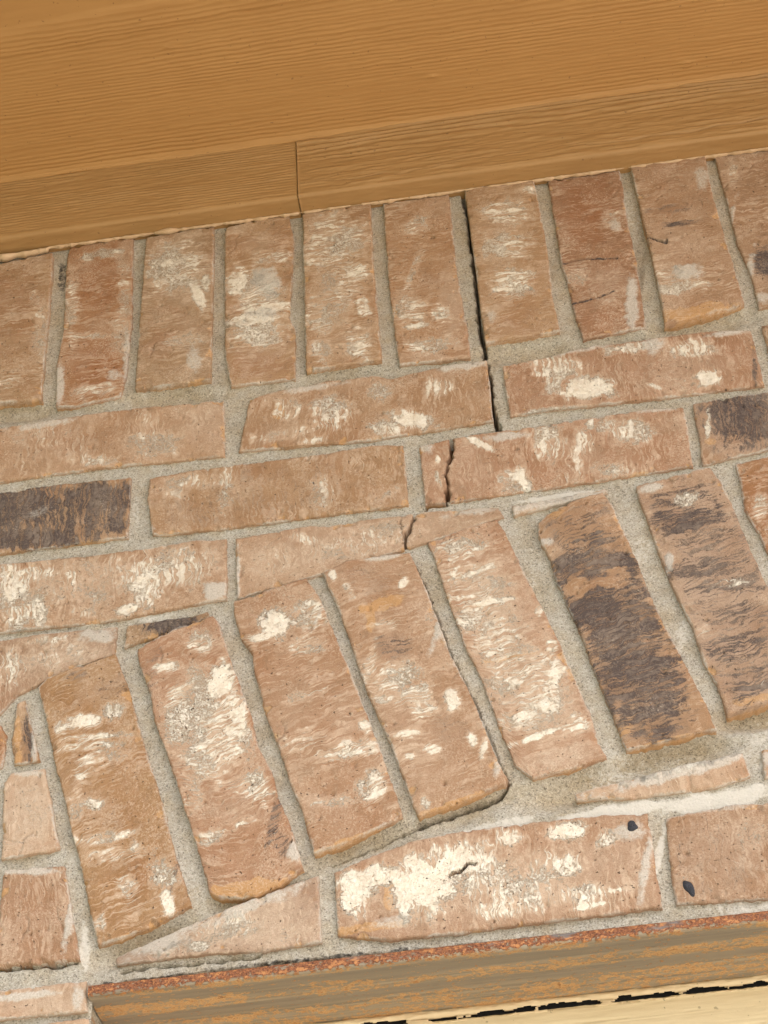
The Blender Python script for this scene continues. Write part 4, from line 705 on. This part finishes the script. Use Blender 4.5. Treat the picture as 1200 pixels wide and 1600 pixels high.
    for i, dp in enumerate(deep):
        ring = cc.copy(); ring[:, 1] = np.maximum(ring[:, 1] + 1.5, dp)
        ring[:, 0] += .5 * fbm(cc[:, 0] + cc[:, 2], ring[:, 1] * 3, 6, seed + 20 + i, 2); ring[:, 2] += .5 * fbm(cc[:, 0] - cc[:, 2], ring[:, 1] * 3, 6, seed + 24 + i, 2)
        co = np.vstack([co, ring])
        bb = bl.copy(); bb[:, 2] += dp; bb[:, 0] += dp * .7; bb[:, 1] += dp * .7
        bco = np.vstack([bco, bb])
        new = base + np.arange(len(loop)); base += len(loop)
        F.append(np.stack([prev, np.roll(prev, -1), np.roll(new, -1), new], 1)[:, ::-1])
        prev = new
        so_ = .55 if k not in ('H1', 'I1') else .25
        for kk, val in (('wht', 0), ('drk', 0), ('mrt', .12), ('red', 0), ('pale', .2), ('org', so_)):
            att[kk] = np.r_[att[kk], np.full(len(loop), val, float)]
    # back cap ring closed with one n-gon is avoided: the back is bedded in mortar
    ctr = np.array([co[:nu * nv, 0].mean(), 0, co[:nu * nv, 2].mean()])
    att['bco'] = bco
    me = mesh_from(kind, (co - ctr) / 1000, np.vstack(F), att)
    o = link(kind, me, M_BRICK, wall, (ctr[0] / 1000, 0, Z0 + ctr[2] / 1000))
    rs = np.random.RandomState(seed)
    tint = TINT.get(k, [TAN, BRN, PEACH, RED, PALE][seed % 5])
    j = 1 + .06 * (rs.rand() - .5)
    o.color = (tint[0] * j, tint[1] * j, tint[2] * j, 1)
    if k in DARKLABEL: o['label'] = DARKLABEL[k]
    N_TRI += 2 * sum(len(f_) for f_ in F)
    return o

BOBJ = {}
for n_, (k, spec) in enumerate(ALL.items()):
    BOBJ[k] = build_brick(k, spec, 11 + n_ * 7, k not in BRICKS)

# black stone in one brick; the other's dark hole is painted as a black lump
def pebble_hole(k, cx, cz, rx, rz, rot, seed):
    nu, nv = 18, 10
    th = np.linspace(0, 2 * np.pi, nu, endpoint=False); ph = np.linspace(.05, np.pi / 2 + .5, nv)
    TH, PH = np.meshgrid(th, ph, indexing='ij')
    w = 1 + .22 * np.sin(2 * TH + seed) + .12 * np.sin(3 * TH + 2 * seed)
    a = np.sin(PH) * np.cos(TH) * rx * w; b = np.sin(PH) * np.sin(TH) * rz * w
    cr, sr = math.cos(rot), math.sin(rot)
    y = -np.cos(PH) * 1.5 + .3 * fbm(a * 1.0, b * 1.0, 2.5, seed, 2)
    co = np.stack([a * cr - b * sr, y, a * sr + b * cr], 2).reshape(-1, 3)
    F = []
    for i in range(nu):
        for j in range(nv - 1):
            i2 = (i + 1) % nu
            F.append((i * nv + j, i * nv + j + 1, i2 * nv + j + 1, i2 * nv + j))
    me = mesh_from('pebble_hole', co / 1000, F)
    o = link('pebble_hole', me, M_STONE_HOLE, BOBJ[k])
    bl = BOBJ[k].location
    vv_ = np.empty(len(BOBJ[k].data.vertices) * 3, np.float32); BOBJ[k].data.vertices.foreach_get('co', vv_); vv_ = vv_.reshape(-1, 3)
    near = np.hypot(vv_[:, 0] + bl[0] - cx / 1000, vv_[:, 2] + bl[2] - Z0 - cz / 1000) < .003
    o.location = (cx / 1000 - bl[0], float(vv_[near, 1].min()) + .0004, Z0 + cz / 1000 - bl[2])
pebble_hole('L3', 123.2, -278.2, 2.9, 5.8, .1, 3)
pebble_hole('L2', 95.9, -232.5, 3.8, 3.2, .3, 5)  # dark hole in the face, its shade given as a black lump

# mortar: one sheet that fills the joints, dished and raked, with the settlement cracks cut into it
def build_mortar():
    global N_TRI
    fx = np.r_[np.arange(-1500, -1210, 40), np.arange(-1210, -395, 4), np.arange(-395, 345, .85), np.arange(345, 1150, 4), np.arange(1150, 1501, 40)]
    fz = np.r_[np.arange(-560, -325, 3), np.arange(-325, 416, .85), np.arange(416, 470, 10)]
    X, Z = np.meshgrid(fx, fz, indexing='ij')
    X = X.copy(); Z = Z.copy()
    D = np.full(X.shape, 50.0)
    IN = np.zeros(X.shape, bool)
    for k, poly in OUT.items():
        a = np.array(poly)
        i0, i1 = np.searchsorted(fx, [a[:, 0].min() - 14, a[:, 0].max() + 14]); j0, j1 = np.searchsorted(fz, [a[:, 1].min() - 14, a[:, 1].max() + 14])
        sx, sz = X[i0:i1, j0:j1], Z[i0:i1, j0:j1]
        if not sx.size: continue
        ins = inside(sx, sz, poly)
        pl = [poly[i] for i in range(0, len(poly), 2)] + [poly[0]]
        # distance only where it matters
        dd = np.full(sx.shape, 50.0)
        for (x0, z0), (x1, z1) in zip(pl[:-1], pl[1:]):
            m_ = 14
            a0, a1 = np.searchsorted(fx[i0:i1], [min(x0, x1) - m_, max(x0, x1) + m_]); b0, b1 = np.searchsorted(fz[j0:j1], [min(z0, z1) - m_, max(z0, z1) + m_])
            if a1 > a0 and b1 > b0:
                q = polydist(sx[a0:a1, b0:b1], sz[a0:a1, b0:b1], [(x0, z0), (x1, z1)])
                dd[a0:a1, b0:b1] = np.minimum(dd[a0:a1, b0:b1], q)
        D[i0:i1, j0:j1] = np.where(ins, np.minimum(D[i0:i1, j0:j1], -dd), np.where(IN[i0:i1, j0:j1], D[i0:i1, j0:j1], np.minimum(D[i0:i1, j0:j1], dd)))
        IN[i0:i1, j0:j1] |= ins
    keep = (D > -3.6)
    hole = (X > -239) & (Z < -299.5)                  # the opening below the steel lintel
    x, z, d = X.ravel(), Z.ravel(), D.ravel()
    n1 = fbm(x, z, 22, 901, 3); n2 = fbm(x, z, 5, 902, 3); n3 = fbm(x, z, 2.0, 903, 2)
    rec = np.full(x.shape, 3.9); film = np.clip(.12 + .42 * fbm(x, z, 70, 904, 3) + .25 * sstep(100, 300, x - .5 * z), 0, .6); dirt = np.zeros(x.shape); warm_shade = sstep(40, 330, z) * .5  # upper mortar tinted with the eave's shade and warm bounce
    warp = fbm(x, z, 12, 905, 3)
    for typ, cx, cz, ax, az, bx, bz, st in MBLOBS:
        bf = blobfield(x, z, cx, cz, ax, az, bx, bz, warp, .45 if typ != 'rec' else .08)
        if typ == 'film': film = np.maximum(film, bf * st)
        elif typ == 'rec':
            rec += bf * st; warm_shade = np.maximum(warm_shade, .9 * bf * sstep(1, 6, st))  # recesses take the painted warm shade too
        else: dirt = np.maximum(dirt, bf * st)
    rec -= .9 * film
    y = rec * (.72 + .28 * sstep(-.5, 2.4, d)) + .6 * n1 + .26 * n2 + .24 * n3
    y = np.maximum(y, .9 + .5 * n2)
    y = np.where(d < -1.2, np.maximum(y, 5) + 3 * np.clip(-d - 1.2, 0, 3), y)
    y = cracks(x, z, y, ['main', 'link', 'b3c', 'v4', 'bot', 'bot2', 'l1', 'lint', 'g'])
    y = np.where((x < -1200) | (x > 1140), 6, y)
    nx, nz = X.shape
    F = grid_faces(nx, nz)
    kv = (keep & ~hole).ravel()
    F = F[kv[F].all(1)]
    used = np.unique(F); remap = np.zeros(nx * nz, np.int64); remap[used] = np.arange(len(used))
    F = remap[F]
    co = np.stack([x, y, z], 1)[used]
    att = dict(film=film[used], dirt=dirt[used], warm_shade=warm_shade[used])
    # returns into the opening: the joints' ends at the jamb, and the bed above the steel
    def patch(P, fl):
        nonlocal co, F, att
        nu, nv = P.shape[:2]
        off = len(co)
        co = np.vstack([co, P.reshape(-1, 3)])
        f_ = grid_faces(nu, nv, off)
        F = np.vstack([F, f_ if not fl else f_[:, ::-1]])
        n_ = nu * nv
        for a in att: att[a] = np.r_[att[a], np.zeros(n_)]
    yy, zz = np.meshgrid(np.arange(5, 96, 2.0), np.arange(-560, -298, 2.0), indexing='ij')
    xx = -241.5 + .9 * fbm(yy, zz, 6, 77, 3) + .0 * yy
    patch(np.stack([xx, yy, zz], 2), False)
    me = mesh_from('mortar', co / 1000, F, att)
    o = link('mortar', me, M_MORTAR, wall, (0, 0, Z0))
    N_TRI += 2 * len(F)
build_mortar()

def box(x0, x1, y0, y1, z0, z1):
    co = [(x, y, z) for x in (x0, x1) for y in (y0, y1) for z in (z0, z1)]
    return co, [(0, 1, 3, 2), (4, 6, 7, 5), (0, 4, 5, 1), (2, 3, 7, 6), (0, 2, 6, 4), (1, 5, 7, 3)]
def boxes(lst):
    co, F = [], []
    for b in lst:
        c, f = box(*b); F += [[i + len(co) for i in q] for q in f]; co += c
    return np.array(co), F
c_, f_ = boxes([(-1.52, -.26, .075, .30, 0, Z0 + .6), (-.2595, 1.52, .1, .30, Z0 - .2985, Z0 + .6), (1.0, 1.52, .0755, .2995, 0, Z0 - .299), (-.2595, .9995, .22, .299, 0, Z0 - .299),
                (-1.5, -.57, .0285, .0745, 0, Z0 - .58)])
link('wall_core', mesh_from('wall_core', c_, f_, smooth=False), M_CORE, wall)

# ---------------------------------------------------------------- eave: soffit board, frieze boards, caulk line, fascia
eave = thing('eave', 'caramel painted eave with wood grained soffit and frieze boards above the bricks', 'eave', (0, 0, Z0 + .41))
def eobj(name, me, mat): return link(name, me, mat, eave, (0, 0, -.41))
ZF, ZS = 411.0, 494.0

def soffit():
    fx = np.r_[np.arange(-2000, -460, 110), np.arange(-460, 420, 2.6), np.arange(420, 2001, 110)]
    fy = np.r_[np.arange(-550, -232, 6), np.arange(-232, -9, .8)]
    X, Y = np.meshgrid(fx, fy, indexing='ij')
    n1 = fbm(X / 9, Y, 26, 501, 3); n2 = fbm(X / 5, Y, 9, 502, 2)
    # raised wood grain: long wavering ridges, closer together near the wall
    ph = (Y + 6 * fbm(X / 40, Y, 70, 509, 2)) / 4.2 + 1.1 * fbm(X / 14, Y, 48, 503, 3) + .26 * fbm(X / 3.2, Y, 9, 504, 2)
    amp = np.clip(.62 + .8 * fbm(X / 9, Y, 42, 505, 3), .10, 1.25) * sstep(-178, -150, Y + 10 * n1) 
    rid = np.abs((ph % 1.0) - .42) * 2
    h = .52 * amp * sstep(.05, .95, rid) + .18 * n2
    # smooth painted band with one soft ledge, farther out
    h += 1.3 * sstep(-182, -173, Y + 5 * n1 + X * .03) - 1.0 * sstep(-160, -150, Y + 4 * n1 + X * .03)
    # brush drips
    for cx, cy, s in ((30, -62, 1.9), (-20, -175, 1.6), (-190, -128, 1.4), (250, -40, 1.2), (120, -28, 1.2)):
        r = np.hypot((X - cx) / 3.2, (Y - cy) / 3.6)
        h += s * np.exp(-(r - .8 + .3 * n2) ** 2 * 6) * np.clip(.6 + n2, 0, 1)
    # painted-in corner with the frieze
    h += 3.0 * np.exp(np.minimum((Y + 20) / 2.2 + .2 * n2, 0))
    co = np.stack([X, Y, ZS - h], 2).reshape(-1, 3)
    nx, ny = X.shape
    F = grid_faces(nx, ny)[:, ::-1]
    # top side
    off = len(co)
    co = np.vstack([co, [(-2000, -550, ZS + 9), (2000, -550, ZS + 9), (2000, -9, ZS + 9), (-2000, -9, ZS + 9)]])
    F = np.vstack([F, [(off, off + 1, off + 2, off + 3)], [(0, off, off + 3, ny - 1)[::-1], ((nx - 1) * ny, nx * ny - 1, off + 2, off + 1)[::-1]]])
    return mesh_from('soffit_board', co / 1000, F)
eobj('soffit_board', soffit(), M_SOFFIT)

def frieze(x0, x1, seed, rough, dy):
    xs = np.r_[np.arange(x0, x1, 1.6 if x1 - x0 < 1000 else 2.2), x1]
    xs = xs[(xs > -470) & (xs < 430) | (np.arange(len(xs)) % 60 == 0) | (xs == x1)]
    s = np.r_[np.arange(0, 81, .75)]                               # down the face from the soffit
    prof = [(-19.0, ZS + 1 - a) for a in s if ZS + 1 - a > ZF + 3.2]
    nface = len(prof)
    for a in np.linspace(0, np.pi / 2, 7): prof.append((-19 + 3.2 * (1 - math.cos(a)), ZF + 3.2 * (1 - math.sin(a))))
    for yv in np.arange(-15, 9.1, .8): prof.append((yv, ZF))
    prof = np.array(prof)
    X, J = np.meshgrid(xs, np.arange(len(prof)), indexing='ij')
    Yp, Zp = prof[J][..., 0].copy(), prof[J][..., 1].copy()
    g = ZS - Zp
    n1 = fbm(X / 6, Zp, 18, seed, 3); n2 = fbm(X / 3, Zp * 1.0, 5, seed + 1, 3); n3 = fbm(X, Zp, 3, seed + 2, 2)
    h = np.zeros(X.shape)
    fine = fbm(X / 7, Zp, 3.4, seed + 3, 3)
    h += .55 * fine + .30 * n2
    if rough:
        ph = Zp / 6.5 + 1.0 * fbm(X / 5, Zp, 30, seed + 4, 3) + X * .0006
        rid = np.abs((ph % 1.0) - .4) * 2
        h += 1.3 * sstep(.1, .9, rid) * sstep(42, 22, g + 6 * n1) 
        h += 1.9 * np.clip(fbm(X / 9, Zp, 7, seed + 5, 3), -.1, .5) * sstep(36, 50, g)
        ck = np.abs((Zp - ZF) / 6.0 + 1.3 * fbm(X / 6, Zp, 16, seed + 6, 3) - 3.0 + X * .001)
        h -= 1.4 * sstep(.16, .03, ck) * (fbm(X / 8, Zp, 12, seed + 7, 2) > -.15)
    else:
        ph = Zp / 3.6 + 1.1 * fbm(X / 8, Zp, 26, seed + 4, 3)
        h += .42 * np.sin(ph * 6.28) * np.clip(.6 + n1, 0, 1)
    h += .35 * n1 + .06 * n3
    onface = (J < nface)
    under = (J >= nface + 7)
    h = np.where(onface, h * sstep(0, 5, Zp - ZF), 0)
    Yp -= np.where(under, 0, h) + dy
    Zp -= np.where(under, .45 * fbm(X / 4, Yp, 6, seed + 8, 3) + .5 * n1 * .5, 0) 
    Zp -= np.where(J >= nface, .35 * fbm(X / 12, Yp * .1, 14, seed + 9, 2), 0)
    co = np.stack([X, Yp, Zp], 2).reshape(-1, 3)
    nx, nj = X.shape
    F = grid_faces(nx, nj)[:, ::-1]
    # end caps
    caps = []
    off = len(co)
    co = np.vstack([co, [(xs[0], 8.5, ZS + 1), (xs[-1], 8.5, ZS + 1)]])
    for j in range(nj - 1):
        caps.append((j, j + 1, off, off)); caps.append(((nx - 1) * nj + j + 1, (nx - 1) * nj + j, off + 1, off + 1))
    me = mesh_from('frieze_board', co / 1000, F)
    # caps as triangles through a second tiny mesh joined here
    import bmesh
    bm = bmesh.new(); bm.from_mesh(me); bm.verts.ensure_lookup_table()
    for a in (caps):
        try: bm.faces.new([bm.verts[i] for i in a[:3]])
        except ValueError: pass
    bm.to_mesh(me); bm.free()
    return me
fl = eobj('frieze_board', frieze(-2000, -98.0, 610, False, 0), M_FRIEZE); fl['label'] = 'left frieze board with fine close grain'
fr = eobj('frieze_board', frieze(-97.35, 2000, 640, True, .9), M_FRIEZE); fr['label'] = 'right frieze board with coarse ridged grain'

def caulk():
    xs = np.r_[np.arange(-560, 460, 1.1)]
    na = 9
    th = np.linspace(-.3, np.pi + .6, na)
    w = fbm(xs, xs * 0, 16, 701, 3); w2 = fbm(xs, xs * 0 + 9, 5, 702, 3)
    rr = np.clip(1.5 + 1.4 * w + .7 * w2, .25, 4)
    rr = np.where(np.abs(xs + 215) < 9, 3.6 - .02 * (xs + 215) ** 2, rr)                    # a dab
    sag = np.where(xs < -322, 2.6 + 1.2 * sstep(-322, -345, xs), 0) + .8 * w
    rr = np.where(xs < -322, np.clip(rr + 1.6, 1.5, 4), rr)
    rr *= np.where((np.abs(xs - 182) < 7) | (np.abs(xs + 50) < 5) | (np.abs(xs + 97.7) < 2), .3, 1)
    X, A = np.meshgrid(xs, th, indexing='ij')
    R = rr[:, None]
    Y = -1.6 - R * np.sin(A) * 1.1 + .0 * X
    Zc = ZF - .2 - sag[:, None] + R * np.cos(A) * .75 - .45 * R
    co = np.stack([X, Y, Zc], 2).reshape(-1, 3)
    F = grid_faces(len(xs), na)
    return mesh_from('caulk_bead', co / 1000, F)
eobj('caulk_bead', caulk(), M_CAULK)
c_, f_ = boxes([(-2, 2, -.572, -.5505, Z0 + .487, Z0 + .66)])
eobj('fascia_board', mesh_from('fascia_board', c_ - np.array([0, 0, Z0]) * 0, f_, smooth=False), M_FRIEZE).location = (0, 0, -(Z0 + .41))
c_, f_ = boxes([(-2, 2, -.65, .4, Z0 + .662, Z0 + .69)])
eobj('roof_deck', mesh_from('roof_deck', c_, f_, smooth=False), M_CORE).location = (0, 0, -(Z0 + .41))  # unseen roof slab, added to block light from above

# ---------------------------------------------------------------- steel lintel
def lintel():
    xs = np.r_[np.arange(-240.5, 330, 1.5), np.arange(330, 1001, 40)]
    prof = [(y, -299.8) for y in (66, 30, 8, 2, 0)]
    prof += [(-2.0 - 1.6 * math.sin(a), -301.4 + 1.6 * math.cos(a)) for a in np.linspace(0, np.pi / 2, 5)]
    prof += [(-3.6, z) for z in np.arange(-302.2, -304.9, -.6)]
    prof += [(-1.4 - 2.2 * math.cos(a), -304.9 - 2.2 * math.sin(a)) for a in np.linspace(0, np.pi / 2, 6)]
    n0 = len(prof)
    prof += [(y, -307.1) for y in np.arange(0, 66.5, 1.3)] + [(72, -307.1)]
    prof = np.array(prof)
    X, J = np.meshgrid(xs, np.arange(len(prof)), indexing='ij')
    Y, Z = prof[J][..., 0].copy(), prof[J][..., 1].copy()
    fr = (J >= 4) & (J < n0)
    n = fbm(X, Z * 2 + Y, 7, 811, 3); n2 = fbm(X, Y, 3, 812, 3); w = fbm(X / 14, Y, 16, 813, 2)
    Y -= np.where(fr, 0.5 * n + .25 * n2, 0)
    Z -= np.where(J >= n0, .5 * w + .12 * n2 * sstep(.1, .4, w + n), 0)
    edge = np.where((J < n0 - 5), .86, np.clip(.58 - (J - n0 + 5) * .10, 0, 1))
    co = np.stack([X, Y, Z], 2).reshape(-1, 3)
    me = mesh_from('steel_lintel', (co - np.array([0, 0, -303])) / 1000, grid_faces(*X.shape)[:, ::-1], dict(edge=edge.ravel()))
    return me
lin = link('steel_lintel', lintel(), M_STEEL, None, (0, 0, Z0 - .303))
lin['label'] = 'rust streaked brown steel lintel under the bottom course of bricks'; lin['category'] = 'lintel'; lin['kind'] = 'thing'

# ---------------------------------------------------------------- window head below the lintel
win = thing('window_frame', 'cream painted wooden window frame below the rusty lintel', 'window', (.38, .08, Z0 - 1.6))
def wobj(name, me, mat): 
    return link(name, me, mat, win, (-.38, -.08, 1.6))
def casing():
    xs = np.r_[np.arange(-241, 330, 1.6), np.arange(330, 1001, 40)]
    zs = np.arange(-375, -315.2, .7)
    prof = [(70, -375.1)] + [(64.0, z) for z in zs] + [(64.0 + 1.5 * (1 - math.cos(a)), -315.2 + 1.5 * math.sin(a)) for a in np.linspace(.2, np.pi / 2, 4)] + [(100, -313.7)]
    prof = np.array(prof)
    X, J = np.meshgrid(xs, np.arange(len(prof)), indexing='ij')
    Y, Z = prof[J][..., 0].copy(), prof[J][..., 1].copy()
    h = .35 * fbm(X / 16, Z, 7, 851, 3) + .18 * fbm(X / 8, Z, 2.5, 852, 2)
    ck = np.abs(Z / 8 + 1.2 * fbm(X / 14, Z, 14, 853, 3) % 1 - .5)
    h -= .5 * sstep(.1, .02, np.abs(((Z + 2.5 * fbm(X / 14, Z, 9, 853, 2)) / 11) % 1 - .5)) * (fbm(X / 10, Z, 10, 854, 2) > .12)
    Y -= h
    Z += np.where(J > len(zs), .5 * fbm(X, Z * 0, 8, 855, 3), 0)
    return mesh_from('head_casing', np.stack([X, Y, Z], 2).reshape(-1, 3) / 1000, grid_faces(*X.shape))
wobj('head_casing', casing(), M_CREAM)
def bead():
    xs = np.arange(-241, 330, .8)
    zs = np.arange(-317.2, -305.4, .4)
    X, Z = np.meshgrid(xs, zs, indexing='ij')
    w = fbm(X, Z * 0, 40, 861, 3); w2 = fbm(X, Z * 3, 7, 862, 3); w3 = fbm(X / 2.5, Z, 3, 863, 2)
    cen = -309.2 + .3 * w
    t = (Z - cen) / 2.9
    Y = 66.0 - 3.4 * np.sqrt(np.clip(1 - t * t, 0, 1)) - .5 * w2 - .25 * w3
    Y = np.where(Z < cen - 2.9, 63.6 - .4 * w2, Y)
    # where the bead has torn away from the casing it leaves a ragged slot
    gate = fbm(X + 3 * w3, Z * 0 + 5, 30, 864, 3) + .28 * fbm(X, Z * 0, 9, 868, 2)
    slot = np.abs(Z - (-313.2 + .7 * w + .8 * w2 + .010 * (X - 0) * 0)) < np.clip(1.5 + 2.2 * gate + .5 * w3, 0, 2.1)
    ok = (~slot) | (gate < -.30)
    ok &= ~((Z < -315.6 + .6 * w2))
    F = grid_faces(*X.shape)
    F = F[ok.ravel()[F].all(1)]
    used = np.unique(F); rm = np.zeros(X.size, np.int64); rm[used] = np.arange(len(used))
    me = mesh_from('caulk_bead', np.stack([X, Y, Z], 2).reshape(-1, 3)[used] / 1000, rm[F])
    return me
bo = wobj('caulk_bead', bead(), M_CREAMC)
so_ = bo.modifiers.new('thickness', 'SOLIDIFY'); so_.thickness = .0012; so_.offset = -1
c_, f_ = boxes([(-.2405, .999, .0672, .099, Z0 - .3155, Z0 - .3078)])
wobj('dark_gap_fill', mesh_from('dark_gap_fill', c_ - np.array([0, 0, Z0]), f_, smooth=False), M_BLACK)  # black box added behind the torn caulk to darken the gap
c_, f_ = boxes([(-.2402, -.17, .066, .1, Z0 - 1.6, Z0 - .3765), (.93, .999, .066, .1, Z0 - 1.6, Z0 - .3765), (-.1695, .9295, .067, .0995, Z0 - 1.6, Z0 - 1.53)])
wobj('side_casing', mesh_from('side_casing', c_ - np.array([0, 0, Z0]), f_, smooth=False), M_CREAM)
c_, f_ = boxes([(-.1695, .9295, .0855, .0915, Z0 - 1.5295, Z0 - .3755)])
wobj('window_pane', mesh_from('window_pane', c_ - np.array([0, 0, Z0]), f_, smooth=False), M_GLASS)
print('triangles', N_TRI)
